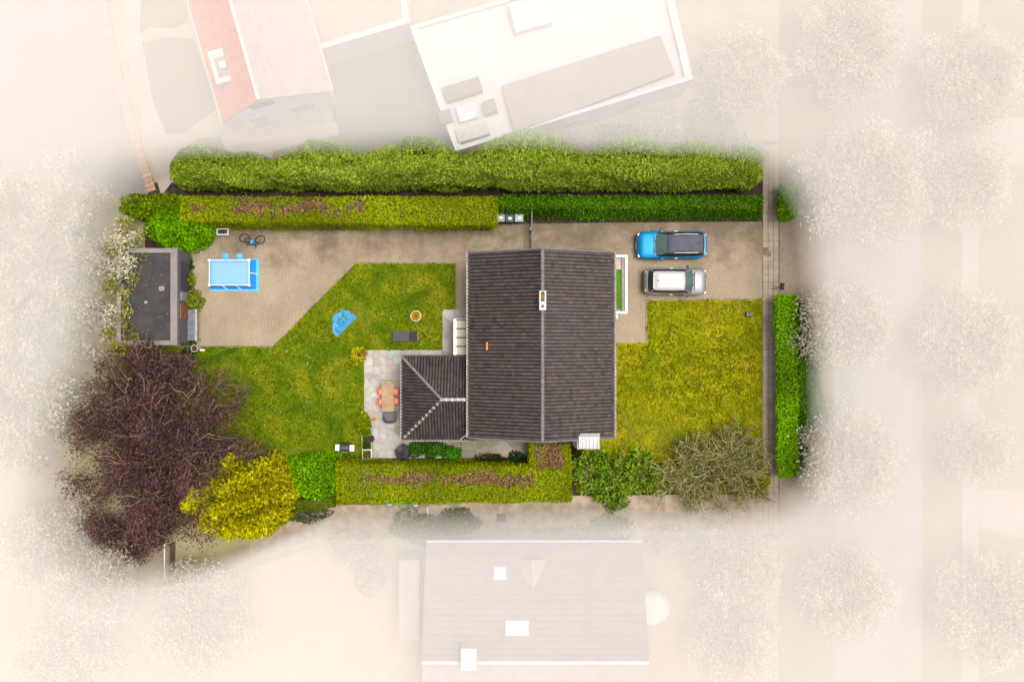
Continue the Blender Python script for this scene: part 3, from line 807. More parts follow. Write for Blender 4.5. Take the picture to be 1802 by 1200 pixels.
# big white chimney on the south gable
cx, cy = W(1036, 782, 5.6)
ch = MB().rings([[(cx - .72, YB + .30, 0), (cx + .72, YB + .30, 0), (cx + .72, YB - .62, 0), (cx - .72, YB - .62, 0)][::-1], [(cx - .72, YB + .30, 4.2), (cx + .72, YB + .30, 4.2), (cx + .72, YB - .62, 4.2), (cx - .72, YB - .62, 4.2)][::-1],
                 [(cx - .60, YB + .30, 5.2), (cx + .60, YB + .30, 5.2), (cx + .60, YB - .50, 5.2), (cx - .60, YB - .50, 5.2)][::-1]]).build('chimney', mat('chimney_render', sl(190, 182, 172), .8, .1, 3), house, world=True)
MB().rbox(cx, YB - .10, 1.36, .94, 5.2, 5.42, .02, .02).build('chimney_cap', mat('cap_grey', sl(176, 170, 166), .6, .1, 3), ch, world=True)
MB().rings([[(cx - .62, YB + .30, 5.42), (cx - .62, YB - .54, 5.42), (cx + .62, YB - .54, 5.42), (cx + .62, YB + .30, 5.42)], [(cx - .58, YB + .2, 5.6), (cx - .58, YB - .5, 5.5), (cx + .58, YB - .5, 5.5), (cx + .58, YB + .2, 5.6)]]).build('chimney_hood', mat('hood_white', (0.44, 0.44, 0.45), .35, .05, 2, metallic=.0), ch, world=True)
for k in range(6): MB().box(cx - .55 + .22 * k - .012, cx - .55 + .22 * k + .012, YB - .5, YB + .2, 5.5, 5.63).build('hood_seam', WHITE, ch, world=True)
# annex roof
ar = MB()
zc = 0.10
ax1 = wl0 + .02
P_ = [(AL, AB), (ax1, AB), (ax1, AT), (AL, AT)]
ar.rings([[(x, y, AZE - zc) for x, y in P_], [(x, y, AZE) for x, y in P_]])
ar.add([(AL, AB, AZE), (ax1, AB, AZE), (ax1, AT, AZE), (AL, AT, AZE), (ARX, ARY, AZR), (ax1, ARY, AZR)], [(0, 1, 5, 4), (3, 4, 5, 2), (0, 4, 3), (1, 2, 5)])
aroof = ar.build('annex_roof', UNDER, house, world=True)
asl = math.hypot(ARX - AL, AZR - AZE); adz = AZR - AZE; hw = (AT - AB) / 2
TC3 = [tuple(c * .92 for c in k) for k in TC1[:6]]  # darker tile set: shade painted into the west and south annex slopes
roof_slope(aroof, (AL, AT, AZE), (0, -1, 0), (ARX - AL, 0, adz), AT - AB, asl, 0.20, 0.25, 'roll', TC3, 0, lambda u: max(0, asl * min(u, AT - AB - u) / hw), name='west_annex_tile')
roof_slope(aroof, (AL, AB, AZE), (1, 0, 0), (0, hw, adz), ax1 - AL, asl, 0.19, 0.25, 'roll', TC3, 0, lambda u: max(0, asl * min(u, hw) / hw), name='south_annex_tile')
roof_slope(aroof, (ax1, AT, AZE), (-1, 0, 0), (0, -hw, adz), ax1 - AL, asl, 0.19, 0.25, 'roll', TC1, 0, lambda u: max(0, asl * min(ax1 - AL - u, hw) / hw), name='north_annex_tile')
MORT = mat('ridge_mortar', sl(214, 210, 208), .8, .15, 6)
DARKCAP = mat('hip_cap', sl(92, 84, 82), .6, .25, 5)
caps(aroof, (AL + .02, AT - .02, AZE + .04), (ARX, ARY, AZR + .05), mat('hip_cap_pale', sl(124, 118, 116), .6, .25, 5), .36, .085)
caps(aroof, (AL + .02, AB + .02, AZE + .04), (ARX, ARY, AZR + .05), DARKCAP, .36, .085, mort=MORT)
caps(aroof, (ARX - .05, ARY, AZR + .05), (wl0, ARY, AZR + .05), mat('hip_cap_lead', sl(160, 160, 172), .5, .2, 5), .36, .10, mort=MORT)
gutter(house, (AL - .06, AB, AZE), (AL - .06, AT, AZE), GUT, .06)
gutter(house, (AL, AT + .06, AZE), (XL, AT + .06, AZE), mat('gutter_dark', sl(96, 92, 92), .5, .15, 3), .06)
gutter(house, (AL, AB - .06, AZE), (XL, AB - .06, AZE), GUT, .06)
MB().tube([(XL - .02, W(0, 762, ZE)[1], ZE - .02), (W(808, 0, 3)[0], AB - .03, AZE + .12)], .05, 8).build('overflow_pipe', mat('pipe_pale', sl(196, 196, 204), .4, .1, 3), house, world=True)
# windows and doors
def window(parent, c, w, h, axis, sgn, door=False):
    """axis 'x': in a wall facing +-x, 'y': facing +-y"""
    def bx(a0, a1, d0, d1, z0, z1):
        return (min(c[0] + sgn * d0, c[0] + sgn * d1), max(c[0] + sgn * d0, c[0] + sgn * d1), c[1] + a0, c[1] + a1, z0, z1) if axis == 'x' else (c[0] + a0, c[0] + a1, min(c[1] + sgn * d0, c[1] + sgn * d1), max(c[1] + sgn * d0, c[1] + sgn * d1), z0, z1)
    z = c[2]; t = .07
    f = MB()
    f.box(*bx(-w / 2, w / 2, -.02, .05, z, z + t)); f.box(*bx(-w / 2, w / 2, -.02, .05, z + h - t, z + h))
    f.box(*bx(-w / 2, -w / 2 + t, -.018, .048, z + t, z + h - t)); f.box(*bx(w / 2 - t, w / 2, -.018, .048, z + t, z + h - t)); f.box(*bx(-.03, .03, -.018, .046, z + t, z + h - t))
    f = f.build('door' if door else 'window', FRAME, parent, world=True)
    for s_ in (-1, 1):
        e = sorted((s_ * .03, s_ * (w / 2 - t)))
        MB().box(*bx(e[0], e[1], .005, .02, z + t, z + h - t)).build('pane', PANE, f, world=True)
    if door: MB().box(*bx(-.12, -.06, .05, .1, z + 1.0, z + 1.12)).build('handle', CHAR, f, world=True)
    else: MB().box(*bx(-w / 2 - .06, w / 2 + .06, .0, .16, z - .06, z - .004)).build('sill', CONC, f, world=True)
for yy in (-4.6, -2.4, 0.3): window(house, (wl1, yy, 1.0), 1.5, 1.3, 'x', 1)
window(house, (wl1, YT - 2.2 - 1.9, 0.05), 1.1, 2.1, 'x', 1, True)
for xx in (XM - 2, XM + 2):
    window(house, (xx, wb1, 1.0), 1.4, 1.3, 'y', 1)
window(house, (XM, wb1, 3.3), 1.2, 1.2, 'y', 1); window(house, (XM - 1.2, wb0, 1.0), 1.3, 1.3, 'y', -1); window(house, (XM - .6, wb0, 3.3), 1.2, 1.2, 'y', -1)
window(house, (wl0, 3.6, 1.0), 1.3, 1.3, 'x', -1); window(house, (wl0, 0.9, 0.05), 1.8, 2.1, 'x', -1, True)
window(house, (AL + .4, ARY, 0.05), 2.4, 2.1, 'x', -1, True); window(house, ((AL + wl0) / 2, AB + .4, 1.0), 1.3, 1.2, 'y', -1)
# glazed veranda roof west of the house
vz = 2.55
vx0, vy1, vy0 = W(798, 0, vz)[0], W(0, 561, vz)[1], W(0, 627, vz)[1]
ver = MB()
ver.box(vx0, vx0 + .22, vy0, vy1, vz - .14, vz); ver.box(vx0 + .22, wl0, vy0, vy0 + .07, vz - .12, vz - .01); ver.box(vx0 + .22, wl0, vy1 - .07, vy1, vz - .12, vz - .01); ver.box(wl0 - .08, wl0 + .01, vy0 + .07, vy1 - .07, vz - .02, vz + .10)
for yy in (vy0 + .06, vy1 - .06): ver.box(vx0 + .04, vx0 + .16, yy - .06, yy + .06, 0, vz - .14)
ver = ver.build('veranda', WHITE, house, world=True)
for i in range(4):
    a, b = vy0 + .07 + (vy1 - vy0 - .14) * i / 4 + .03, vy0 + .07 + (vy1 - vy0 - .14) * (i + 1) / 4 - .03
    MB().box(vx0 + .22, wl0 - .08, a, b, vz - .035, vz - .02).build('pane', glass('veranda_glass', (.44, .42, .27), .75, .45), ver, world=True)
for i in range(5):
    y = vy0 + .07 + (vy1 - vy0 - .14) * i / 4
    MB().box(vx0 + .16, wl0 - .05, y - .04, y + .04, vz - .05, vz + .035).build('glazing_bar', BLACK, ver, world=True)
# balcony on the street side: white rail, grey coping, green turf floor
bz = 2.9
bx1, by1, by0 = W(1104, 0, bz + .2)[0], W(0, 449, bz + .2)[1], W(0, 552, bz + .2)[1]
bal = MB().box(wl1 - .01, bx1 - .05, by0 + .05, by1 - .05, bz - .2, bz).build('balcony', CONC, house, world=True)
MB().box(wl1, bx1 - .36, by0 + .26, by1 - .88, bz + .004, bz + .03).build('turf_mat', mat('turf_green', sl(78, 128, 12), .95, .2, 4, bump=.01), bal, world=True)
MB().box(wl1, bx1 - .36, by1 - .86, by1 - .34, bz + .004, bz + .035).build('timber_mat', mat('beige_board', sl(204, 176, 152), .8, .12, 5), bal, world=True)
r_ = MB(); tk = .13
r_.box(bx1 - tk, bx1, by0, by1, bz - .22, bz + .22); r_.box(wl1 - .008, bx1 - tk, by1 - tk, by1, bz - .22, bz + .22); r_.box(wl1 - .008, bx1 - tk, by0, by0 + tk, bz - .22, bz + .22)
r_.build('parapet', WHITE, bal, world=True)
r2 = MB(); r2.box(bx1 - .34, bx1 - tk - .004, by0 + tk + .004, by1 - tk - .004, bz + .002, bz + .12)
r2.build('bench', mat('bench_grey', sl(150, 146, 140), .8, .15, 3), bal, world=True)
for yy in (by0 + .1, by1 - .1): MB().box(bx1 - .16, bx1 - .04, yy - .06, yy + .06, 0, bz - .22).build('post', WHITE, bal, world=True)
MB().box(wl1, bx1 - .5, by0 - .28, by0 - .03, bz - .5, bz - .4).build('canopy', WHITE, bal, world=True)

# ================================================================== SHED
SZ = 2.6
sx0, sx1, sy1, sy0 = W(205, 0, SZ)[0], W(312, 0, SZ)[0], W(0, 437, SZ)[1], W(0, 607, SZ)[1]
shed = thing('garden_shed', 'flat roofed garden shed with black felt roof and grey fascia', 'shed', ((sx0 + sx1) / 2, (sy0 + sy1) / 2, 0))
SW_ = mat('shed_wall', sl(108, 106, 110), .8, .15, 4)
MB().box(sx0 + .1, sx1 - .02, sy0 + .1, sy1 - .1, 0, SZ - .12).build('wall', SW_, shed, world=True)
FELT = mat('roof_felt', sl(64, 61, 62), .85, .25, 1.1, bump=.01, bscale=20)
FASC = mat('fascia_grey', sl(138, 130, 128), .75, .12, 2.5)
rf = MB().box(sx0 + .02, sx1 - .02, sy0 + .02, sy1 - .02, SZ - .14, SZ - .06).build('roof', FELT, shed, world=True)
# felt sheets with lapped joints
nx_, ny_ = 3, 5
for i in range(nx_):
    for j in range(ny_):
        a, b = sx0 + .30 + (sx1 - sx0 - .72) * i / nx_, sx0 + .30 + (sx1 - sx0 - .72) * (i + 1) / nx_; c, d = sy0 + .28 + (sy1 - sy0 - .56) * j / ny_, sy0 + .28 + (sy1 - sy0 - .56) * (j + 1) / ny_
        MB().box(a + .006, b - .006, c + .006, d - .006, SZ - .058, SZ - .04 + random.uniform(-.008, .01)).build('felt_sheet', FELT, rf, world=True)
for k, (a, b, c, d) in enumerate(((sx0, sx1, sy1 - .28, sy1), (sx0, sx1, sy0, sy0 + .28), (sx1 - .42, sx1, sy0 + .28, sy1 - .28), (sx0, sx0 + .28, sy0 + .28, sy1 - .28))):
    MB().box(a, b, c, d, SZ - .28, SZ + .02 + .003 * k).build('fascia', FASC, shed, world=True)
MB().rbox(*W(285, 508, SZ), .35, .3, SZ - .05, SZ + .1, .1, .04).build('roof_stone', mat('pale_stone', sl(150, 144, 138), .9, .3, 6), shed, world=True)
MB().lathe(*W(258, 532, SZ), [(.09, SZ - .05), (.09, SZ + .15), (.05, SZ + .15), (.05, SZ - .02)], 10).build('roof_vent', GUT, shed, world=True)
mb = MB()
for _ in range(46):
    x, y = W(random.uniform(222, 296), random.uniform(452, 590), SZ)
    mb.cyl(x, y, SZ - .045, SZ + .0, random.uniform(.015, .05), .02, 5)
mb.build('leaf_litter', mat('litter', sl(140, 130, 110), .9, .4, 3), shed, world=True)['kind'] = 'stuff'
MB().box(sx1 - .02, sx1 + .03, W(0, 512, 1)[1], W(0, 462, 1)[1], .1, 2.1).build('door', mat('shed_door', sl(62, 64, 78), .5, .1, 3), shed, world=True)
MB().box(sx1 - .02, sx1 + .05, W(0, 530, 1)[1], W(0, 515, 1)[1], .9, 2.0).build('window', mat('shed_glass', sl(150, 152, 158), .2, .15, 3), shed, world=True)
MB().box(sx1 - .02, sx1 + .06, W(0, 561, 1)[1], W(0, 536, 1)[1], .1, 2.1).build('wooden_panel', mat('shed_wood', sl(140, 92, 62), .7, .2, 5), shed, world=True)
def pot(name, label, px, py, z, r, h, m, cols, nl, L=.09, bush_h=None, fr=None, squ=False, soil=True, cat='plant pot'):
    x, y = W(px, py, z + h * .8)
    t = thing(name, label, cat, (x, y, z))
    if squ: MB().rbox(0, 0, 2 * r, 2 * r, 0, h, .03, .02).build('planter', m, t); MB().rbox(0, 0, 2 * r - .08, 2 * r - .08, h - .02, h + .006, .02, .003).build('soil', SOIL, t)
    else: MB().lathe(0, 0, [(r * .72, 0), (r, h), (r * 1.06, h), (r * 1.06, h + .02), (r * .9, h + .02), (r * .86, h - .05)], 14).build('planter', m, t, smooth=True); MB().lathe(0, 0, [(r * .8, h - .08), (r * .86, h - .01)], 14).build('soil', SOIL, t)
    if nl:
        fr = fr or r; bh = bush_h or r
        d = rdir(nl); d[:, 2] = np.abs(d[:, 2]); k = rng.uniform(.45, 1.05, nl)[:, None]
        P = d * k * np.array([fr, fr, bh]) + np.array([x, y, z + h])
        leaves('foliage', P, d + rdir(nl) * .6, d + rdir(nl) * .6, L * rng.uniform(.6, 1.3, nl), L * .6, palette(cols, nl), t)
    return t
bench = thing('potting_bench', 'narrow grey potting bench along the shed wall', 'bench', (sx1 + .32, W(0, 572, .8)[1], 0))
by_ = (W(0, 545, .8)[1] - W(0, 600, .8)[1]) / 2
MB().rbox(0, 0, .62, 2 * by_, .78, .84, .02, .015).build('bench_top', mat('bench_top', sl(112, 116, 124), .6, .2, 4), bench)
MB().box(.20, .33, -by_ - .02, by_ + .02, .845, .90).build('front_board', mat('bench_board', sl(182, 172, 164), .8, .15, 3), bench)
for a in (-.26, .26):
    for b in (-by_ + .08, by_ - .08): MB().box(a - .03, a + .03, b - .03, b + .03, 0, .78).build('leg', mat('bench_leg', sl(140, 130, 120), .8, .15, 3), bench)
pot('plant_pot', 'white bowl on the potting bench', 319, 573, .84, .14, .1, WHITE, [G(200, 190, 180)], 20, .05)
pot('plant_pot', 'small pot with lime green flowers on the potting bench', 322, 586, .84, .11, .12, BLACK, [G(190, 200, 20), G(170, 180, 20)], 60, .07)
pot('plant_pot', 'small white mug shaped pot at the end of the potting bench', 318, 594, .84, .08, .14, WHITE, [G(200, 190, 180)], 0)
pot('plant_pot', 'pot with faded pink flowers below the potting bench', 322, 605, .1, .14, .25, FASC, [G(196, 150, 150), G(150, 140, 90)], 70, .07)
pot('plant_pot', 'tall white rimmed pot with ochre soil at the shed corner', 343, 613, 0, .22, .6, mat('pot_cream', sl(214, 204, 190), .6, .1, 4), [G(170, 140, 60)], 40, .05, bush_h=.06, fr=.15)
tag(MB().rbox(*W(357, 616), .34, .14, .045, .14, .06, .04).build('garden_ornament', WHITE), 'low white stone ornament in the grass by the shed corner', 'ornament')
YG = [G(150, 168, 8), G(120, 150, 10), G(178, 184, 16), G(104, 132, 12)]
DG = [G(40, 92, 16), G(56, 112, 18), G(30, 72, 16)]
bush('potted_shrub', 'round yellow green shrub against the shed wall', 337, 528, 1.2, .62, .6, YG, 1500, .11, .06)
bush('leafy_shrub', 'small bright leafy shrub at the shed door', 329, 492, .9, .38, .5, YG, 420, .15, .1)
bush('low_shrub', 'low dark green plant beside the shed door', 331, 470, .5, .28, .4, DG, 260, .12, .08)
bush('low_shrub', 'tiny green plant at the top corner of the shed', 330, 458, .45, .22, .3, DG, 180, .1, .07)
bush('ground_shrub', 'green plant at the lower corner of the shed beside the white rimmed pot', 335, 602, .5, .3, .3, DG + YG[:1], 300, .13, .08)
bush('ground_shrub', 'dark green plant just below the shed corner', 330, 622, .6, .4, .35, DG, 380, .13, .08)
bush('fern_shrub', 'green fern between the two shed shrubs', 333, 508, .4, .25, .35, DG, 220, .13, .06)

# ================================================================== POOL
px0, px1, py0, py1 = 371, 456, 456, 512
c = W((px0 + px1) / 2, (py0 + py1) / 2)
hx, hy = (px1 - px0) / PPM / 2, (py1 - py0) / PPM / 2
pool = thing('frame_pool', 'blue rectangular frame pool with white tubes on the paved yard', 'pool', (c[0], c[1], 0.016))
PB = mat('pool_blue', sl(26, 142, 228, 1.0), .45, .1, 2); PBL = mat('pool_blue_light', sl(66, 168, 236, 1.0), .45, .1, 2); PLN = mat('pool_liner', sl(86, 166, 226, 1.0), .4, .05, 2)
MB().box(-hx, hx, -hy, hy, 0, .02).build('ground_mat', PBL, pool)
ix0, ix1, iy0, iy1 = -hx + .12, hx - .46, -hy + .34, hy - .14
hh = .66
mb = MB(); t_ = .03
def ringw(x0, x1, y0, y1, z): return [(x0, y0, z), (x1, y0, z), (x1, y1, z), (x0, y1, z)]
outer0, outer1 = ringw(ix0 - .09, ix1 + .26, iy0 - .22, iy1 + .08, .02), ringw(ix0 - .01, ix1 + .02, iy0 - .02, iy1 + .02, hh)
inner1, inner0 = ringw(ix0 + .02, ix1 - .02, iy0 + .02, iy1 - .02, hh), ringw(ix0 + .08, ix1 - .08, iy0 + .08, iy1 - .08, .05)
MB().rings([outer0, outer1], False, False).build('outer_wall', PB, pool)
MB().rings([outer1, inner1, inner0], False, True).build('liner', PLN, pool)
water = bpy.data.materials.new('pool_water'); water.use_nodes = True
wb_ = water.node_tree.nodes['Principled BSDF']
wb_.inputs['Base Color'].default_value = (.42, .65, .80, 1); wb_.inputs['Roughness'].default_value = .12; wb_.inputs['Specular IOR Level'].default_value = .2; wb_.inputs['Alpha'].default_value = .4
wn_ = water.node_tree.nodes.new('ShaderNodeTexNoise'); wn_.inputs['Scale'].default_value = 3.0
wbp = water.node_tree.nodes.new('ShaderNodeBump'); wbp.inputs['Distance'].default_value = .02; wbp.inputs['Strength'].default_value = .3
water.node_tree.links.new(wn_.outputs['Fac'], wbp.inputs['Height']); water.node_tree.links.new(wbp.outputs['Normal'], wb_.inputs['Normal'])
MB().add(ringw(ix0 + .03, ix1 - .03, iy0 + .03, iy1 - .03, hh - .12), [(0, 1, 2, 3)]).build('water', water, pool)
PW = mat('pool_tube', (0.8, 0.8, 0.8), .4, .03, 3)
cr_ = [(ix0, iy0), (ix1, iy0), (ix1, iy1), (ix0, iy1)]
for i in range(4):
    a, b = cr_[i], cr_[(i + 1) % 4]
    MB().tube([(a[0], a[1], hh), (b[0], b[1], hh)], .028, 8).build('top_rail', PW, pool)
    MB().rbox(a[0], a[1], .17, .17, hh - .08, hh + .06, .05, .03).build('corner_joint', PW, pool)
    sx_, sy_ = (1 if a[0] > 0 else -1), (1 if a[1] > 0 else -1)
    MB().tube([(a[0], a[1], hh), (a[0] + sx_ * .06, a[1] + sy_ * .06, .02)], .035, 6).build('leg', PW, pool)
for x in (ix0 + (ix1 - ix0) * .33, ix0 + (ix1 - ix0) * .68):
    MB().tube([(x - .06, iy0 + .0, hh), (x + .12, iy0 - .26, .03)], .03, 6).build('leg', PW, pool)
    MB().tube([(x + .06, iy1, hh), (x - .08, iy1 + .12, .03)], .03, 6).build('leg', PW, pool)
    MB().rbox(x + .02, hy + .17, .34, .36, 0, .03, .02, .01).build('foot_flap', PBL, pool)
MB().tube([(ix1, (iy0 + iy1) / 2, hh), (ix1 + .36, (iy0 + iy1) / 2 - .03, .03)], .03, 6).build('leg', PW, pool)
MB().tube([(ix0, (iy0 + iy1) / 2, hh), (ix0 - .1, (iy0 + iy1) / 2, .03)], .03, 6).build('leg', PW, pool)

# ================================================================== GARDEN THINGS
# small white framed table under the hedge
t = thing('frame_table', 'small white metal frame stand under the hedge near the pool', 'stand', W3(396, 410))
for a, b in (((-.38, .2), (.38, .2)), ((-.38, -.16), (.38, -.16)), ((-.36, .2), (-.36, -.16)), ((.36, .2), (.36, -.16))):
    MB().tube([(a[0], a[1], .5), (b[0], b[1], .5)], .03, 6).build('rail', PW, t)
for a in (-.36, .36):
    for b in (-.16, .2): MB().tube([(a, b, .5), (a, b, .016)], .025, 6).build('leg', PW, t)
MB().box(-.3, .05, -.13, .17, .2, .22).build('shelf', mat('dark_green_tray', sl(44, 66, 20), .8, .2, 5), t)
# bicycle leaning by the hedge
t = thing('bicycle', 'dark bicycle lying by the hedge next to the blue ball', 'bicycle', W3(446, 413), R(-6))
MB_ = mat('bike_frame', sl(52, 36, 28), .5, .2, 5)
tl = Matrix.Rotation(R(62), 4, 'X')
for x in (-.52, .52):
    ring = [tl @ Vector((x + .30 * math.cos(a), 0, .33 + .30 * math.sin(a))) for a in np.linspace(0, 2 * math.pi, 19)]
    w = MB().tube([p + Vector((0, 0, .02)) for p in ring], .03, 5).build('wheel', BLACK, t)
    for k in range(8):
        a = math.pi * k / 8
        MB().tube([tl @ Vector((x + .28 * math.cos(a), 0, .33 + .28 * math.sin(a))) + Vector((0, 0, .02)), tl @ Vector((x - .28 * math.cos(a), 0, .33 - .28 * math.sin(a))) + Vector((0, 0, .02))], .006, 3).build('spoke', ZINC, w)
fr_ = MB()
for a, b in (((-.52, .33), (-.1, .33)), ((-.1, .33), (.35, .78)), ((-.1, .33), (-.2, .85)), ((-.2, .78), (.35, .78)), ((.35, .85), (.52, .33)), ((-.52, .33), (-.2, .78))):
    fr_.tube([tl @ Vector((a[0], 0, a[1])) + Vector((0, 0, .02)), tl @ Vector((b[0], 0, b[1])) + Vector((0, 0, .02))], .022, 5)
fr_.build('frame', MB_, t)
MB().tube([tl @ Vector((.35, -.25, .92)) + Vector((0, 0, .2)), tl @ Vector((.37, 0, .88)) + Vector((0, 0, .06)), tl @ Vector((.35, .22, .92)) + Vector((0, 0, .02))], .018, 5).build('handlebar', BLACK, t)
MB().rbox(-.2, -.42, .26, .14, .42, .48, .05, .02).build('saddle', mat('saddle_tan', sl(120, 86, 56), .7, .2, 5), t)
def uvs(mb, c, r, n=12, m=8):
    return mb.lathe(c[0], c[1], [(max(.002, r * math.sin(math.pi * i / m)), c[2] - r * math.cos(math.pi * i / m)) for i in range(m + 1)], n)
tag(uvs(MB(), (*W(445, 426), .18), .16).build('ball', mat('ball_blue', sl(74, 152, 226, 1.0), .4, .05, 3), smooth=True), 'light blue ball on the paving near the bicycle', 'ball')
# crumpled blue tarpaulin
poly = [(586, 557), (602, 544.5), (610, 545), (627, 555.5), (628, 559.5), (597, 590), (594, 593), (586, 585)]
WP = [Vector(W3(x, y)) for x, y in poly]; cc = sum(WP, Vector()) / len(WP)
wf = WaveField(7, 8, 77); wf2 = WaveField(3, 6, 78)
ringsn = 9; vs = []; fs = []; pts = []
per = []
for i in range(len(WP)):
    for k in range(5): per.append(WP[i].lerp(WP[(i + 1) % len(WP)], k / 5))
m_ = len(per)
for j in range(ringsn):
    s_ = 1 - j / ringsn
    for p in per:
        q = cc.lerp(p, s_); z = .055 + (.05 + .10 * (1 - s_)) * abs(float(wf(q.x, q.y))) + .05 * max(0, float(wf2(q.x, q.y)))
        vs.append((q.x, q.y, z))
vs.append((cc.x, cc.y, .2))
for j in range(ringsn - 1):
    for i in range(m_): fs.append((j * m_ + i, j * m_ + (i + 1) % m_, (j + 1) * m_ + (i + 1) % m_, (j + 1) * m_ + i))
for i in range(m_): fs.append(((ringsn - 1) * m_ + i, (ringsn - 1) * m_ + (i + 1) % m_, len(vs) - 1))
tarp = MB().add(vs, fs).build('tarpaulin', mat('tarp_blue', sl(58, 140, 184, .95), .5, .18, 2.2))
md = tarp.modifiers.new('s', 'SOLIDIFY'); md.thickness = .008
tag(tarp, 'crumpled blue tarpaulin spread on the back lawn', 'tarpaulin')
# sun lounger
t = thing('sun_lounger', 'charcoal sun lounger on the back lawn', 'lounger', W3(713.5, 592, .35)[:2] + (.045,))
LG = mat('lounger_mesh', sl(74, 74, 80), .7, .08, 5); LG2 = mat('lounger_back', sl(56, 56, 62), .7, .08, 5)
MB().rbox(-.3, 0, 1.06, .60, .30, .34, .03, .02).build('seat', LG, t)
M_ = Matrix.Translation((.24, 0, .32)) @ Matrix.Rotation(R(-24), 4, 'Y')
MB().rbox(.29, 0, .6, .60, -.02, .03, .03, .02, M=M_).build('backrest', LG2, t)
for y in (-.31, .31): MB().tube([(-.84, y, .3), (.82, y, .3)], .025, 6).build('side_rail', CHAR, t)
for x in (-.7, .6):
    for y in (-.31, .31): MB().tube([(x, y, .3), (x + .04, y, 0)], .022, 6).build('leg', CHAR, t)
for k in range(5): MB().box(.78, .83, -.24 + .11 * k, -.20 + .11 * k, .55, .575).build('strap', mat('strap_grey', sl(150, 150, 150), .6, .1, 3), t)
for y in (-.2, .2): MB().tube([(.52, y, .44), (.6, y, .02)], .018, 5).build('support', CHAR, t)
# white planter with yellow flowers
pot('flower_planter', 'round white planter full of yellow flowers on the lawn', 732, 556, .045, .34, .38, mat('planter_white', sl(222, 216, 206), .6, .06, 6), [G(244, 196, 10), G(226, 172, 8), G(250, 220, 60)], 420, .09, bush_h=.24, fr=.27)
bush('flower_shrub', 'bright yellow leaved shrub at the patio corner', 629, 623, .7, .44, .5, [G(200, 190, 10), G(176, 176, 12), G(216, 206, 40)], 420, .17, .1)
bush('flower_clump', 'small clump of magenta flowers at the patio corner', 641.5, 622, .35, .15, .18, [G(186, 60, 130), G(160, 50, 110)], 110, .09, .07, cat='flowers')
tag(MB().rbox(*W(637, 630), .22, .26, .05, .3, .06, .03).build('watering_can', CHAR), 'small dark can beside the yellow shrub', 'can')
tag(MB().prism(pxpoly([(688, 624), (692, 617), (697, 623.5)]), .05, .085).build('sand_toy', mat('toy_teal', sl(130, 186, 184), .6, .08, 4)), 'flat teal triangular toy on the patio', 'toy')
# dining table and chairs
WOODT = mat('table_wood', sl(176, 146, 108), .6, .16, 3)
t = thing('dining_table', 'long wooden slatted dining table on the patio', 'table', W3(682.5, 697.5, .75)[:2] + (.05,), R(1.0))
tl_, tw_ = 53 / PPM, 22 / PPM
for k in range(16):
    y = -tl_ / 2 + tl_ * (k + .5) / 16
    MB().rbox(0, y, tw_, tl_ / 16 - .004, .70, .735 + random.uniform(-.001, .001), .008, .006, 1).build('slat', WOODT, t)
MB().box(-tw_ / 2 + .05, tw_ / 2 - .05, -tl_ / 2 + .08, tl_ / 2 - .08, .64, .698).build('frame', WOODT, t)
for a in (-1, 1):
    for b in (-1, 1): MB().box(a * (tw_ / 2 - .1) - .035, a * (tw_ / 2 - .1) + .035, b * (tl_ / 2 - .14) - .035, b * (tl_ / 2 - .14) + .035, 0, .64).build('leg', WOODT, t)
OR = mat('chair_orange', sl(232, 104, 66, .95), .4, .05, 3); ORP = mat('chair_pad', sl(240, 150, 122, .95), .6, .05, 3)
def shell_chair(name, label, px, py, rot, mshell, mpad, w=.5, dpt=.5, group=None):
    """tub chair: seat, curved shell back, four splayed legs; the back is on local -x"""
    t = thing(name, label, 'chair', W3(px, py, .6)[:2] + (.05,), rot, group)
    MB().rbox(.02, 0, dpt, w, .40, .44, .14, .02, 4).build('seat', mshell, t)
    MB().rbox(.05, 0, dpt - .14, w - .14, .44, .475, .1, .025, 4).build('cushion', mpad, t)
    rows = []
    for z, k in ((.40, .92), (.55, 1.0), (.68, 1.05), (.74, 1.06)):
        row = []
        for i in range(13):
            a = R(90 + 180 * i / 12); lowr = abs(i - 6) / 6
            zz = z if z < .5 else z - (z - .46) * .75 * lowr ** 2
            row.append((.05 + math.cos(a) * (dpt / 2 + .02) * k, math.sin(a) * (w / 2) * k, zz))
        rows.append(row)
    o = MB().grid(rows).build('back_shell', mshell, t, smooth=True)
    md = o.modifiers.new('s', 'SOLIDIFY'); md.thickness = .045
    for a in (-.16, .18):
        for b in (-.17, .17): MB().tube([(a, b, .4), (a * 1.3, b * 1.25, 0)], [.02, .014], 6).build('leg', CHAR, t)
    return t
gch = 'orange chairs around the dining table'
shell_chair('patio_chair', 'orange shell chair on the left side of the table, nearer the lawn', 670, 689.5, 0, OR, ORP, group=gch)
shell_chair('patio_chair', 'orange shell chair on the left side of the table, nearer the grey chair', 670, 707.5, R(4), OR, ORP, group=gch)
shell_chair('patio_chair', 'orange shell chair on the annex side of the table, upper one', 695.5, 689, R(180), OR, ORP, group=gch)
shell_chair('patio_chair', 'orange shell chair on the annex side of the table, lower one', 696.5, 706, R(172), OR, ORP, group=gch)
GC = mat('chair_grey', sl(86, 88, 94), .55, .08, 4)
shell_chair('lounge_chair', 'wide dark grey armchair at the foot of the table', 685.5, 735, R(90), GC, mat('chair_grey_pad', sl(98, 100, 106), .7, .08, 4), .84, .74)
tag(uvs(MB(), (*W(659, 737), .16), .11).build('ball', mat('ball_orange', sl(240, 104, 64, .95), .4, .05, 3), smooth=True), 'small orange ball on the patio', 'ball')
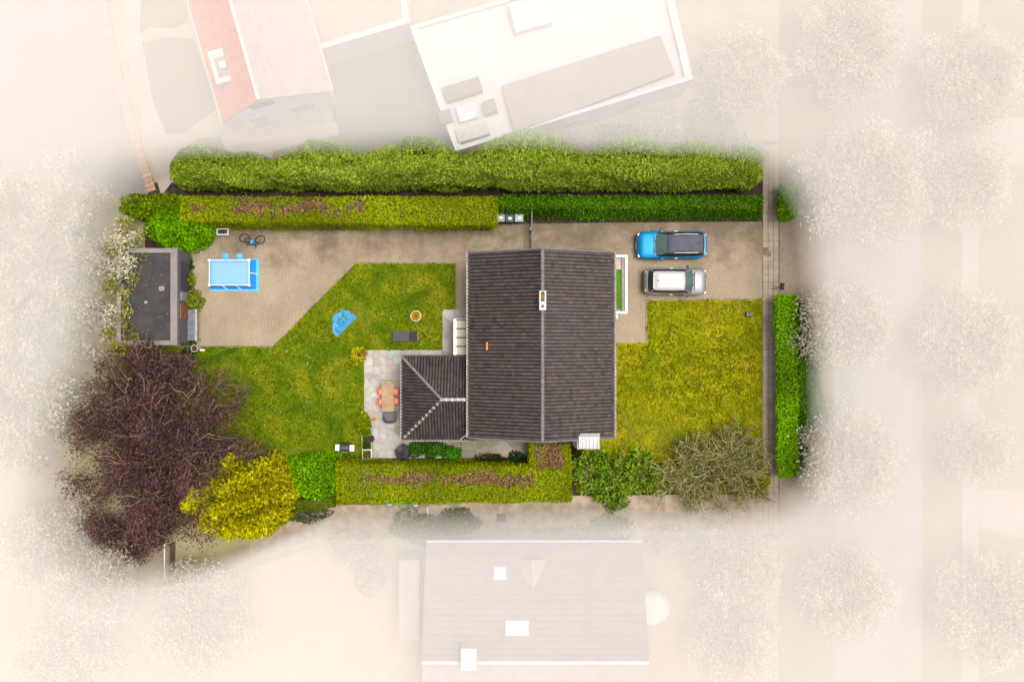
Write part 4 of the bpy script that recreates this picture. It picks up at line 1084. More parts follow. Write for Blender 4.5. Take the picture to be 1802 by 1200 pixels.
# planters by the lawn edge
t = thing('planter_trough', 'long pale edged planter trough with grass along the patio edge', 'planter', W3(647, 771))
def rel(px, py): a = W(px, py); return a[0] - t.location[0], a[1] - t.location[1]
(a0, b0), (a1, b1) = rel(638, 790), rel(656, 752)
for q in ((a0, a0 + .06, b0, b1), (a1 - .06, a1, b0, b1), (a0 + .06, a1 - .06, b0, b0 + .06), (a0 + .06, a1 - .06, b1 - .06, b1)):
    MB().box(*q, .05, .40).build('board', mat('planter_board', sl(176, 184, 150), .8, .12, 3), t)
MB().box(a0 + .06, a1 - .06, b0 + .06, b1 - .06, .05, .34).build('soil', SOIL, t)
n_ = 700; P = np.stack([rng.uniform(a0 + .07, a1 - .07, n_) + t.location[0], rng.uniform(b0 + .07, b1 - .07, n_) + t.location[1], np.full(n_, .34)], 1)
leaves('foliage', P, rdir(n_) * .7 + np.array([0, 0, .8]), np.tile([0, 0, 1.], (n_, 1)) + rdir(n_), .16, .05, palette([G(96, 120, 20), G(70, 100, 14), G(120, 140, 30)], n_), t)
bush('leafy_shrub', 'lime green shrub at the head of the planter trough', 638, 745, 1.0, .48, .66, YG, 1500, .16, .1)
bush('low_shrub', 'dark green tuft at the foot of the planter trough', 646, 784, .62, .28, .2, DG, 240, .12, .05)
pot('wicker_pot', 'round dark wicker pot beside the planter trough', 652.5, 771.5, .05, .24, .5, mat('wicker', sl(76, 66, 66), .8, .3, 20, bump=.02), [G(60, 40, 40)], 0)
pot('square_planter', 'square white planter with a yellow green plant in the patio corner', 646, 799, .05, .30, .46, WHITE, [G(150, 140, 16), G(120, 116, 12), G(170, 160, 40)], 170, .11, bush_h=.2, fr=.2, squ=True)
tag(MB().rbox(*W(660.5, 763), .36, .62, .05, .09, .15, .02, 5).build('door_mat', mat('mat_grey', sl(186, 186, 192), .9, .06, 5)), 'pale grey oval mat on the patio', 'mat')
# gas barbecue
t = thing('barbecue_grill', 'gas barbecue with dark lid and white side shelves on the lawn edge', 'barbecue', W3(606.5, 788, .9)[:2] + (.045,), R(-2))
MB().rbox(0, 0, .6, .45, .12, .80, .05, .03).build('cabinet', CHAR, t)
rows = [[(-.3 + .6 * i / 8, .24 * math.cos(R(a)), .80 + .24 * math.sin(R(a))) for i in range(9)] for a in range(0, 181, 18)]
o = MB().grid(rows).build('lid', CHAR, t, smooth=True); md = o.modifiers.new('s', 'SOLIDIFY'); md.thickness = .02
MB().tube([(-.2, -.27, .92), (.2, -.27, .92)], .018, 6).build('handle', ZINC, o)
for s_ in (-1, 1):
    MB().rbox(s_ * .46, 0, .30, .40, .80, .835, .03, .015).build('side_shelf', WHITE, t)
    for y in (-.15, .15): MB().tube([(s_ * .26, y, .14), (s_ * .26, y, .0)], .03, 6).build('leg', BLACK, t)
for k in range(3): MB().cyl(-.18 + .18 * k, -.23, .72, .74, .03, .03, 8).build('knob', ZINC, t)
# dark wicker egg chair
t = thing('egg_chair', 'dark wicker egg chair frame at the hedge end of the patio', 'chair', W3(709, 795, .8)[:2] + (.05,), R(20))
WK = mat('wicker_black', sl(40, 40, 44), .6, .2, 8)
for k in range(12):
    a = R(30 * k)
    rad = [(.12, .35), (.40, .5), (.50, .8), (.44, 1.15), (.24, 1.42), (.04, 1.52)]
    if 3 <= k <= 4: rad = rad[:2]
    MB().tube([(r * math.cos(a), r * math.sin(a), z) for r, z in rad], .025, 5).build('rib', WK, t)
for r, z in ((.42, .52), (.50, .85), (.40, 1.22), (.22, 1.43)):
    MB().tube([(r * math.cos(R(x)), r * math.sin(R(x)), z) for x in range(-225, 76 if z > .6 else 136, 15)], .022, 5).build('hoop', WK, t)
MB().lathe(0, 0, [(.1, .38), (.38, .48), (.4, .56), (.3, .6), (.05, .58)], 14).build('cushion', mat('cushion_grey', sl(96, 96, 100), .9, .1, 6), t, smooth=True)
for k in range(4): MB().tube([(.15 * math.cos(R(90 * k)), .15 * math.sin(R(90 * k)), .4), (.42 * math.cos(R(90 * k)), .42 * math.sin(R(90 * k)), 0)], .025, 5).build('leg', WK, t)
# things under the veranda glass
tag(MB().rbox(*W(809, 592, .2), .34, .44, .05, .5, .08, .04).build('storage_crate', mat('crate_dark', sl(60, 66, 62), .7, .1, 5)), 'dark grey crate under the glass veranda roof', 'crate')
pot('plant_pot', 'small red pot under the glass veranda roof', 807.5, 605, .05, .13, .22, mat('pot_red', sl(180, 60, 36), .6, .1, 5), [G(90, 50, 30)], 0)
# black box in the front lawn
t = thing('lawn_lamp', 'small black garden box light in the front lawn', 'garden light', W3(1317, 553.5)[:2] + (.045,))
MB().rbox(0, 0, .46, .30, 0, .26, .03, .02).build('housing', BLACK, t); MB().rbox(.09, 0, .2, .2, .26, .29, .03, .01).build('lens', CHAR, t); MB().box(-.16, -.05, -.12, .12, .26, .275).build('vent_slot', CHAR, t)
# wheelie bins
def bin_(px, py, body, lid, label, group, top=None):
    t = thing('wheelie_bin', label, 'bin', W3(px, py, 1.0)[:2] + (.016,), group=group)
    MB().rings([[(-.2, -.22, .05), (.2, -.22, .05), (.2, .2, .05), (-.2, .2, .05)], [(-.25, -.28, .95), (.25, -.28, .95), (.25, .25, .95), (-.25, .25, .95)]]).build('body', body, t)
    l_ = MB().rbox(0, -.01, .56, .62, .952, 1.04, .05, .04).build('lid', lid, t)
    if top: MB().rbox(.02, -.06, .26, .2, 1.04, 1.07, .08, .02).build('lid_panel', top, l_)
    MB().tube([(-.22, .34, .93), (.22, .34, .93)], .02, 6).build('handle', BLACK, t)
    for x in (-.22, .22): MB().cyl(0, 0, -.03, .03, .1, n=12, M=Matrix.Translation((x, .24, .1)) @ Matrix.Rotation(R(90), 4, 'Y')).build('wheel', BLACK, t)
BG1 = mat('bin_greygreen', sl(132, 152, 138), .5, .08, 4); BG2 = mat('bin_dark', sl(40, 52, 44), .5, .1, 4); BG3 = mat('bin_silver', sl(150, 160, 158), .45, .08, 4); BG4 = mat('bin_green', sl(100, 146, 110), .5, .08, 4)
BW = mat('bin_white', sl(206, 214, 224), .4, .05, 4)
gA, gB = 'bins beside the metal gate', 'bins in the neighbouring lane below the hedge'
bin_(881, 382, BG1, BG1, 'grey green bin tucked against the end of the clipped hedge', gA, BW)
bin_(897, 383, BG2, BG2, 'dark bin between the two pale bins by the gate', gA, BW)
bin_(913.5, 382, BG3, BG3, 'silver grey bin nearest the metal gate', gA, BW)
bin_(686, 884, BG2, mat('bin_bluegrey', sl(120, 150, 164), .5, .08, 4), 'blue grey lidded bin in the lane, leftmost of three', gB, BW)
bin_(709.5, 885, BG4, BG4, 'green bin in the lane, middle of three', gB)
bin_(731.5, 886, mat('bin_slate', sl(110, 120, 122), .5, .08, 4), mat('bin_slate', sl(110, 120, 122)), 'slate grey bin in the lane beside the fence pole', gB, BW)
tag(uvs(MB(), (*W(699, 884.5), .3), .16).build('ball', mat('ball_cream', sl(216, 204, 160), .6, .05, 3), smooth=True), 'cream ball between two bins in the lane', 'ball')
tag(MB().rbox(*W(882, 911), .6, .55, .01, .05, .03, .01, M=None).build('drain_cover', mat('drain_grey', sl(118, 112, 110), .8, .12, 6)), 'dark grey square plate lying in the gravel lane', 'cover').rotation_euler = (0, 0, 0)
# metal gate between hedge and house
gx = W(936, 0, 1.6)[0]; gy1, gy0 = W(0, 368, 1.6)[1], W(0, 440, 1.6)[1]
t = thing('metal_gate', 'dark metal gate closing the passage between hedge and house', 'gate', (gx, (gy0 + gy1) / 2, 0.016))
gl = (gy1 - gy0) / 2; GM = mat('gate_metal', sl(92, 86, 90), .5, .15, 4)
for y in (-gl, 0, gl): MB().box(-.06, .06, y - .06, y + .06, 0, 1.75).build('post', GM, t)
for z in (.25, 1.55):
    for a, b in ((-gl + .06, -.06), (.06, gl - .06)): MB().box(-.04, .04, a, b, z, z + .08).build('rail', GM, t)
k = -gl + .16
while k < gl - .1:
    if abs(k) > .1: MB().box(-.02, .02, k - .02, k + .02, .33, 1.55).build('bar', GM, t)
    k += .14
MB().rbox(-.08, .12, .08, .12, .95, 1.05, .02, .01).build('latch', PW, t)
tp = thing('fence_pole', 'thin pale fence pole beside the bins in the lane', 'pole', W3(757, 884))
MB().tube([(0, 0, 0), (0, 0, 1.9)], .03, 8).build('pole', PW, tp); MB().cyl(0, 0, 0, .05, .1, .1, 10).build('foot', CONC, tp)
MB().tube([(0, 0, 1.85), (0, -.55, 1.6)], .02, 6).build('stay', PW, tp)
# low walls beside the crossing, letterbox post
for (x0_, x1_, y0_, lab) in ((1400, 1448, 376, 'low grey wall at the upper side of the crossing'), (1398, 1448, 526, 'low grey wall behind the top of the street hedge'), (1400, 1448, 839, 'low grey wall at the lower end of the street hedge')):
    a = W3((x0_ + x1_) / 2, y0_); t = thing('garden_wall', lab, 'wall', a)
    L_ = (x1_ - x0_) / PPM
    MB().box(-L_ / 2, L_ / 2, -.12, .12, 0, .5).build('wall', CONC, t)
    for k in range(3): MB().box(-L_ / 2 - .02 + (L_ + .04) * k / 3 + .004, -L_ / 2 - .02 + (L_ + .04) * (k + 1) / 3 - .004, -.15, .15, .5, .56).build('coping_stone', mat('coping', sl(176, 166, 156), .8, .1, 3), t)
t = thing('letterbox', 'dark letterbox on a short post at the pavement edge', 'letterbox', W3(1368.5, 506))
MB().tube([(0, 0, 0), (0, 0, 1.0)], .035, 8).build('post', mat('rust_post', sl(120, 80, 50), .8, .2, 5), t)
rows = [[(.13 * math.cos(R(a)), y, 1.0 + .16 * math.sin(R(a))) for y in (-.22, -.1, .1, .22)] for a in range(0, 181, 20)]
o = MB().grid(rows).build('hood', BLACK, t, smooth=True); o.modifiers.new('s', 'SOLIDIFY').thickness = .02
MB().box(-.12, .12, -.21, .21, .98, 1.02).build('base', BLACK, t)

# ================================================================== CARS
def paint(name, rgb, metal=.25):
    m = bpy.data.materials.new(name); m.use_nodes = True
    n, l = nodes_of(m); b = n['Principled BSDF']
    b.inputs['Base Color'].default_value = tuple(rgb) + (1,); b.inputs['Metallic'].default_value = metal; b.inputs['Roughness'].default_value = .32
    b.inputs['Coat Weight'].default_value = .25; b.inputs['Specular IOR Level'].default_value = .3; b.inputs['Coat Roughness'].default_value = .05
    geo = n.new('ShaderNodeNewGeometry'); no = n.new('ShaderNodeTexNoise'); no.inputs['Scale'].default_value = 5; no.inputs['Detail'].default_value = 6
    l.new(geo.outputs['Position'], no.inputs['Vector'])
    mr = n.new('ShaderNodeMapRange'); mr.inputs['To Min'].default_value = .4; mr.inputs['To Max'].default_value = .55
    l.new(no.outputs['Fac'], mr.inputs['Value']); l.new(mr.outputs[0], b.inputs['Roughness'])
    return m
CGL = glass('car_glass', (.022, .034, .034), .96, .12)
WGL = glass('car_windscreen', (.07, .115, .105), .94, .12)
def car(label, px, py, rot, L, Wd, xw, xf, xr, xrb, body, roofm, rails=False, group=None):
    t = thing('parked_car', label, 'car', W3(px, py, .8)[:2] + (.016,), rot, group)
    hw = Wd / 2; hl = L / 2
    # lower body, lofted from stations along the length
    def half(x):
        e = abs(x) / hl
        return hw * (1 - .26 * max(0, (e - .72) / .28) ** 2.4) * (1 - .015 * math.cos(x * 2.2))
    def topz(x):
        if x > xw - .05:                                     # bonnet falls to the nose
            s = (x - xw) / (hl - xw); return 1.02 - .10 * s - .20 * max(0, (s - .72) / .28) ** 1.6
        if x < xrb + .02: return 1.06 - .10 * ((xrb + .02 - x) / (hl + xrb + .02)) ** 1.4
        return 1.02
    rings = []
    for i in range(33):
        x = -hl + L * i / 32
        x = max(-hl, min(hl, x)); w = half(x); zt = topz(x); e = abs(x) / hl
        zb = .24 + .16 * max(0, (e - .86) / .14); dz = .34 * max(0, (e - .93) / .07) ** 1.5
        zt2 = zt - dz * .45
        row = [(0.0, zb), (.8, zb), (.97, zb + .12), (1.0, .55), (1.0, .75), (.965, zt2 - .09), (.90, zt2 - .02), (.72, zt2 + .012), (.4, zt2 + .03), (0, zt2 + .038)]
        pts = [(x, y * w, z) for y, z in row] + [(x, -y * w, z) for y, z in row[-2:0:-1]]
        rings.append(pts)
    MB().rings(rings).build('body', body, t, smooth=True)
    # sill cladding
    for s_ in (-1, 1): MB().rbox(0, s_ * (hw - .03), L * .52, .09, .2, .36, .03, .02).build('sill', BLACK, t)
    # greenhouse
    def ring(xa, xb, w, z, bow, bow2, nE=6, nS=8):
        """front edge, side, rear edge, side; xb front, xa rear"""
        c = .07; P = []
        for i in range(nE + 1): y = -(w - c) + 2 * (w - c) * i / nE; P.append((xb + bow * (1 - (y / w) ** 2), y, z))
        for i in range(nS + 1): P.append((xb - c * .8 - (xb - xa - 1.6 * c) * i / nS, w * (1 - .03 * (2 * i / nS - 1) ** 2), z))
        for i in range(nE + 1): y = (w - c) - 2 * (w - c) * i / nE; P.append((xa - bow2 * (1 - (y / w) ** 2), y, z))
        for i in range(nS + 1): P.append((xa + c * .8 + (xb - xa - 1.6 * c) * i / nS, -w * (1 - .03 * (2 * i / nS - 1) ** 2), z))
        return P
    nE, nS = 6, 8
    lo = ring(xrb, xw, hw * .90, 1.00, .16, .08); hi = ring(xr, xf, hw * .70, 1.50, .07, .05)
    lo = [Vector(p) for p in lo]; hi = [Vector(p) for p in hi]
    def strip(name, i0, i1, m, off=0.0, a=0.0, b=1.0, parent=None):
        mb = MB(); c0 = Vector((sum(p.x for p in lo) / len(lo), 0, 1.2)); rows = []
        for s_ in (a, (a + b) / 2, b):
            r = []
            for i in range(i0, i1 + 1):
                k = i % len(lo); p = lo[k].lerp(hi[k], s_); d = Vector((p.x - c0.x, p.y, 0)).normalized()
                r.append(p + d * (off + .035 * math.sin(math.pi * s_)))
            rows.append(r)
        return mb.grid(rows).build(name, m, parent or t, smooth=True)
    S0 = nE + 1; R0 = S0 + nS + 1; S1 = R0 + nE + 1
    strip('pillar', 0, len(lo), body if not rails else BLACK)
    strip('windscreen', 0, nE, WGL, .012, .05, .96)
    strip('rear_window', R0, R0 + nE, CGL, .012, .12, .94)
    for s in (S0, S1):
        f_ = (s, s + 4) if s == S0 else (s + 4, s + nS); g_ = (s + 4, s + nS) if s == S0 else (s, s + 4)
        strip('side_window', s, s + 4, CGL, .012, .08, .93); strip('side_window', s + 4, s + nS, CGL, .013, .08, .93)
    # roof skin, crowned, with rounded rim
    cx = (xf + xr) / 2; rr = []
    for k, zz in ((1.035, 1.485), (1.02, 1.515), (.95, 1.535), (.7, 1.555), (.35, 1.568)):
        rr.append([(cx + (p.x - cx) * k, p.y * k, zz) for p in hi])
    rf_ = MB().rings(rr, False, True).build('roof', roofm, t, smooth=True)
    if rails:
        for s_ in (-1, 1): MB().tube([(xr + .2, s_ * hw * .66, 1.54), (cx, s_ * hw * .68, 1.60), (xf - .3, s_ * hw * .66, 1.54)], .02, 6).build('roof_rail', ZINC, t)
    MB().tube([(xr + .25, 0, 1.55), (xr + .1, 0, 1.66)], [.025, .012], 6).build('antenna', BLACK, t)
    MB().rbox(xr - .04, 0, .16, hw * 1.25, 1.475, 1.52, .06, .02).build('spoiler', roofm, t)
    # mirrors
    for s_ in (-1, 1):
        MB().rbox(xw - .28, s_ * (hw + .08), .17, .2, .98, 1.12, .05, .03).build('mirror', BLACK, t)
        for x in (.32, -.62):
            MB().box(xw - .75 + x, xw - .57 + x, s_ * (hw - .02) - .02, s_ * (hw - .02) + .02, .80, .84).build('door_handle', ZINC, t)
        MB().rbox(hl - .24, s_ * (half(hl - .24) - .14), .34, .2, .68, .80, .06, .03).build('headlight', mat('lamp_glass', (.72, .74, .76), .15, .05, 3), t)
        MB().rbox(-hl + .10, s_ * (half(-hl + .1) - .13), .16, .24, .72, .96, .05, .03).build('tail_light', mat('tail_red', (.30, .02, .02), .25, .1, 3), t)
        MB().tube([(xw + .12, s_ * (hw * .76), topz(xw) + .03), ((xw + hl) / 2, s_ * hw * .70, topz((xw + hl) / 2) + .028), (hl - .35, s_ * hw * .58, topz(hl - .35) + .01)], .012, 5).build('bonnet_crease', body, t)
    MB().rbox(hl - .05, 0, .08, hw * 1.1, .42, .66, .03, .02).build('grille', BLACK, t)
    MB().rbox(hl + .0, 0, .03, .5, .46, .57, .01, .005).build('number_plate', WHITE, t)
    MB().rbox(-hl + .02, 0, .08, hw * 1.3, .34, .52, .03, .02).build('rear_bumper', BLACK, t)
    MB().rbox(xw + .17, 0, .10, hw * 1.4, .985, 1.045, .04, .01).build('wiper_cowl', BLACK, t)
    for s_ in (-.3, .32): MB().tube([(xw + .14, s_, 1.06), (xw - .05, s_ + .42, 1.12)], .012, 5).build('wiper', BLACK, t)
    for x in (hl - .82, -hl + .80):
        for s_ in (-1, 1):
            M_ = Matrix.Translation((x, s_ * (hw - .10), .33)) @ Matrix.Rotation(R(90), 4, 'X')
            w_ = MB().lathe(0, 0, [(.2, -.1), (.31, -.1), (.33, -.06), (.33, .06), (.31, .1), (.2, .1)], 20, M=M_).build('tyre', mat('rubber', (.02, .02, .02), .9, .2, 6), t, smooth=True)
            MB().lathe(0, 0, [(.03, -.105), (.2, -.095), (.21, 0), (.2, .095), (.03, .105)], 10, M=M_).build('rim', ZINC, w_)
    return t
g = 'cars parked on the driveway'
car('bright blue car with a dark glass roof parked by the hedge, nose to the house', 1182, 431, R(180.5), 4.5, 1.76, 1.0, .28, -1.75, -2.0, paint('paint_blue', sl(0, 134, 190, .95), .35), mat('black_roof', sl(62, 66, 80), .5, .25, 1.6, spec=.25), True, g)
car('silver grey car parked beside the front lawn, nose to the street', 1188.5, 495.5, R(-.5), 4.05, 1.70, 1.0, .42, -1.42, -1.78, paint('paint_silver', sl(150, 148, 154, .8), .3), paint('paint_silver_roof', sl(176, 172, 172, .8), .1), False, g)

# ================================================================== HEDGES AND SHRUBS
TALL = [G(176, 200, 56), G(150, 182, 36), G(196, 212, 84), G(116, 156, 22), G(210, 214, 104)]
def conifer_hedge(label, xa, xb, y0, y1, hb, bumps, n, seed):
    """row of unclipped conifers grown together: rounded, with bulging crown line"""
    c = W3((xa + xb) / 2, (y0 + y1) / 2)
    t = thing('conifer_hedge', label, 'hedge', c, group=None)
    X0, X1 = W(xa, 0)[0], W(xb, 0)[0]; Yf, Yb = W(0, y1)[1], W(0, y0)[1]
    def prof(x, a):
        px = x * PPM + 901
        b = np.zeros_like(x)
        for bx_, bw_, bh_ in bumps: b = np.maximum(b, bh_ * np.exp(-((px - bx_) / bw_) ** 2))
        end = np.clip(np.minimum(x - X0, X1 - x) / 0.9, 0, 1) ** .5
        h = (hb + b) * (.62 + .38 * end); yc = (Yf + Yb) / 2 + b * .42; hwd = ((Yb - Yf) / 2 + b * .42) * (.55 + .45 * end)
        ca, sa = np.cos(a), np.sin(a)
        return yc - hwd * np.sign(ca) * np.abs(ca) ** .7, h * np.maximum(0, sa) ** .62
    x = rng.uniform(X0, X1, n); a = np.arccos(np.clip(rng.uniform(-1, 1, n) * .999, -1, 1))
    a = np.where(rng.random(n) < .35, rng.uniform(0.03, .9, n), a)
    y, z = prof(x, a)
    e = .01; y2, z2 = prof(x, a + e)
    ty, tz = (y2 - y), (z2 - z); N = norm(np.stack([np.zeros(n), -tz, ty], 1)); N[N[:, 2] < -.2] *= -1
    wf = WaveField(2.2, 8, seed)
    P = np.stack([x, y, z], 1) + N * (.08 * wf(x, y + z)[:, None] + rng.normal(0, .05, (n, 1)))
    P[:, 2] = np.maximum(P[:, 2], .25)
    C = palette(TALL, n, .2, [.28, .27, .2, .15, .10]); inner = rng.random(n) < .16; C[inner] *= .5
    ang = 2.4 * wf(x * .6, y * .6 + z * .4); D = N * .55 + np.stack([np.cos(ang), np.sin(ang), .3 * np.ones(n)], 1) * .8 + rdir(n) * .45
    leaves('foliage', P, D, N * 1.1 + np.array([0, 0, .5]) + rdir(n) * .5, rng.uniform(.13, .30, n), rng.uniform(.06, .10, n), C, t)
    # inner mass of old wood and the trunks below
    rings = []
    for i in range(40):
        xx = X0 + .25 + (X1 - X0 - .5) * i / 39; row = []
        for k in range(9):
            aa = math.pi * k / 8; yy, zz = prof(np.array([xx]), np.array([aa])); ym = (Yf + Yb) / 2
            row.append((xx, ym + (yy[0] - ym) * .86, max(.02, zz[0] * .9)))
        rings.append(row)
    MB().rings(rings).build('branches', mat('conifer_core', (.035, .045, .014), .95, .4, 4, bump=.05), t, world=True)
    k = X0 + .6
    while k < X1:
        MB().tube([(k, (Yf + Yb) / 2 - .35, 0), (k + .05, (Yf + Yb) / 2 - .3, 1.6)], [.09, .05], 6).build('trunk', BARK, t, world=True); k += 1.5
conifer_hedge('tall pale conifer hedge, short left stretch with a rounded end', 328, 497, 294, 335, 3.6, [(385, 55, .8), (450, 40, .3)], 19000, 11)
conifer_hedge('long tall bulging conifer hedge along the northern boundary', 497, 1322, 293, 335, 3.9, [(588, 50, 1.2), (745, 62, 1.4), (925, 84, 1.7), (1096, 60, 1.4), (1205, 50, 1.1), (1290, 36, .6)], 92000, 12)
bush('dark_conifer', 'dark blue green bush in the gap of the tall conifer hedge', 458, 292, 3.2, .9, .7, [G(60, 86, 50), G(46, 70, 44), G(80, 100, 60)], 1500, .2, .08)

CLIP = [G(146, 166, 2), G(164, 176, 4), G(122, 146, 2), G(182, 182, 10)]
BRN = [G(174, 128, 84), G(192, 150, 106), G(146, 102, 62), G(112, 76, 44), G(198, 160, 118)]
wfb = WaveField(.07, 7, 41); wfb2 = WaveField(.22, 6, 42)
hedge('clipped_hedge', 'long clipped yellow green hedge with dead brown patches above the pool yard', [(318, 347), (875, 347), (875, 396), (318, 388)], [(330, 357), (866, 357), (866, 404), (330, 403)], 2.7, CLIP, 105, .13, .075, .05,
      brown=lambda x, y: (y > 350) & (y < 383) & (x < 640) & (x > 335) & (wfb(x, y) * .6 + wfb2(x, y) * .5 + .6 - np.abs(y - 368) / 18 - np.abs(x - 480) / 400 > .05), browncols=BRN, seed=14)
hedge('dark_hedge', 'dark green clipped hedge along the driveway beside the cars', [(876, 346), (1341, 345), (1341, 368), (876, 366)], [(880, 352), (1334, 352), (1334, 387), (880, 388)], 2.1, [G(66, 122, 8), G(90, 146, 10), G(48, 94, 8), G(116, 164, 14)], 100, .14, .08, .05, seed=15)
BRT = [G(112, 178, 4), G(138, 198, 8), G(90, 154, 4), G(156, 208, 20)]
bush('laurel_bush', 'big bright green rounded bush above the shed', 312, 400, 2.7, 2.05, 1.45, BRT, 9000, .17, .1, lump=.09)
bush('laurel_bush', 'yellow green bush with upright shoots at the left end of the clipped hedge', 280, 365, 2.9, 2.2, .8, [G(116, 150, 6), G(150, 168, 14), G(88, 124, 6)], 4200, .2, .09, lump=.2)
bush('laurel_bush', 'small leafy yellow green bush at the far left of the hedge', 243, 362, 2.6, 1.0, .8, [G(120, 152, 8), G(90, 120, 8), G(150, 166, 20)], 1500, .2, .1)
hedge('clipped_hedge', 'long clipped green hedge with a brown dead strip along the southern boundary', [(592, 816), (1004, 822), (1004, 882), (592, 888)], [(600, 806), (1000, 812), (1000, 872), (600, 878)], 2.2, CLIP, 105, .13, .075, .05,
      brown=lambda x, y: (x > 640) & (x < 940) & (wfb(x + 300, y) * .5 + wfb2(x, y) * .5 + 1.0 - np.abs(y - (842 + (x - 640) * .012)) / 9 > .1), browncols=BRN, seed=16)
hedge('hedge_block', 'square hedge block with a brown dead top beside the chimney', [(932, 782), (1000, 780), (1006, 824), (932, 824)], [(934, 774), (996, 772), (1000, 818), (934, 818)], 2.3, CLIP, 105, .13, .075, .05,
      brown=lambda x, y: (x > 943) & (x < 994) & (wfb2(x, y) * .5 + .75 - np.abs(x - 969) / 40 > .05), browncols=BRN, seed=17)
bush('laurel_bush', 'bright green dense bush at the left end of the southern hedge', 550, 841, 2.3, 2.25, 1.5, BRT, 7500, .15, .09, lump=.07)
hedge('low_hedge', 'low olive hedge piece below the bright green bush', [(515, 880), (594, 876), (590, 890), (515, 902)], [(518, 874), (592, 870), (588, 884), (518, 894)], 1.3, [G(110, 130, 10), G(84, 110, 8), G(136, 146, 20)], 90, .13, .07, .06, seed=18)
bush('dark_shrub', 'muted green shrub in the lane below the low hedge', 535, 906, 1.2, 1.5, .5, [G(84, 112, 60), G(70, 96, 50)], 1100, .14, .08)
hedge('street_hedge', 'bright green street hedge along the pavement', [(1366, 520), (1402, 520), (1404, 836), (1370, 840)], [(1369, 526), (1396, 526), (1398, 828), (1373, 832)], 1.7, [G(124, 184, 6), G(150, 204, 12), G(98, 158, 6), G(166, 212, 26)], 110, .16, .09, .07, seed=19)
hedge('street_hedge', 'darker green loose hedge behind the bright street hedge', [(1404, 534), (1438, 534), (1440, 828), (1406, 832)], [(1400, 538), (1430, 538), (1432, 820), (1402, 826)], 1.4, [G(104, 156, 30), G(128, 174, 50), G(80, 130, 22)], 90, .17, .1, .15, seed=20)
hedge('street_hedge', 'short green hedge stub at the upper side of the crossing', [(1371, 326), (1400, 326), (1398, 384), (1371, 386)], [(1373, 334), (1396, 334), (1394, 380), (1373, 382)], 1.4, [G(104, 156, 14), G(84, 132, 12), G(126, 170, 30)], 90, .18, .1, .15, seed=22)
# shrubs along the southern border
MID = [G(62, 124, 10), G(84, 148, 14), G(46, 96, 12)]
bush('green_shrub', 'round dark green shrub between the egg chair and the annex', 733, 790, .9, .55, .55, MID, 800, .15, .09)
bush('green_shrub', 'leafy green shrub under the annex eaves', 762, 791, 1.0, .75, .6, MID, 1100, .15, .09)
bush('green_shrub', 'small bright green shrub at the terrace corner', 796, 801, .9, .55, .5, [G(78, 150, 20), G(60, 124, 14), G(100, 168, 34)], 650, .17, .1)
bush('dark_shrub', 'dark olive shrub below the weathered terrace', 865, 812, .9, .95, .5, [G(58, 66, 22), G(44, 52, 18), G(76, 84, 30)], 1100, .14, .07)
bush('dark_shrub', 'dark green shrub left of the square hedge block', 908, 813, 1.1, .6, .6, [G(40, 72, 32), G(30, 56, 26), G(56, 92, 40)], 800, .16, .1)
bush('dark_shrub', 'very dark shrub in the shade below the chimney', 1010, 806, .9, .55, .9, [G(30, 56, 20), G(44, 74, 26)], 700, .15, .09)
for i, (x, y, r, h, lab) in enumerate(((1036, 832, 1.25, 1.5, 'left of the group beside the hedge block'), (1082, 836, 1.35, 1.6, 'in the middle of the southern border'), (1130, 836, 1.3, 1.5, 'next to the bare twiggy bush'), (1072, 866, 1.2, 1.1, 'spilling over the gravel lane'))):
    tree('leafy_shrub', 'open green shrub with pale stems, ' + lab, x, y, h, r, cols=[G(126, 170, 18), G(152, 186, 40), G(84, 132, 14), G(180, 196, 84), G(52, 92, 14)], nl=1900, L=.24, Wd=.085, base=.12, nlimb=14, nsub=7, twig=.02, trunk_r=.06, roots=.35, limbr=.35, bark=mat('pale_stem', sl(168, 156, 112), .85, .2, 5), cat='shrub', spread=.25)
TWIG = mat('bare_twig', sl(170, 158, 122), .85, .3, 5)
tree('bare_shrub', 'large twiggy bush with bare grey brown branches at the corner of the front lawn', 1258, 830, 2.3, 3.7, 2.35, cols=[G(136, 142, 52), G(108, 122, 34), G(156, 156, 84)], nl=12000, L=.15, Wd=.055, base=.1, nlimb=58, nsub=13, twig=.026, trunk_r=.13, roots=.5, limbr=.28, inner=.2, bark=TWIG, cat='shrub', spread=.25, flat=.95, up=.2)
bush('yellow_shrub', 'yellow green shrub at the pavement end of the twiggy bush', 1336, 850, 1.6, .85, 1.0, [G(158, 160, 14), G(128, 138, 12), G(180, 174, 40)], 1300, .15, .07)
tree('bare_shrub', 'smaller bare bush with long upright twigs at the upper right lawn edge', 1300, 778, 2.2, 1.7, 1.3, cols=[G(136, 136, 60), G(110, 116, 40)], nl=700, L=.14, Wd=.045, base=.1, nlimb=26, nsub=8, twig=.016, trunk_r=.08, roots=.4, limbr=.25, bark=TWIG, cat='shrub', spread=.2)

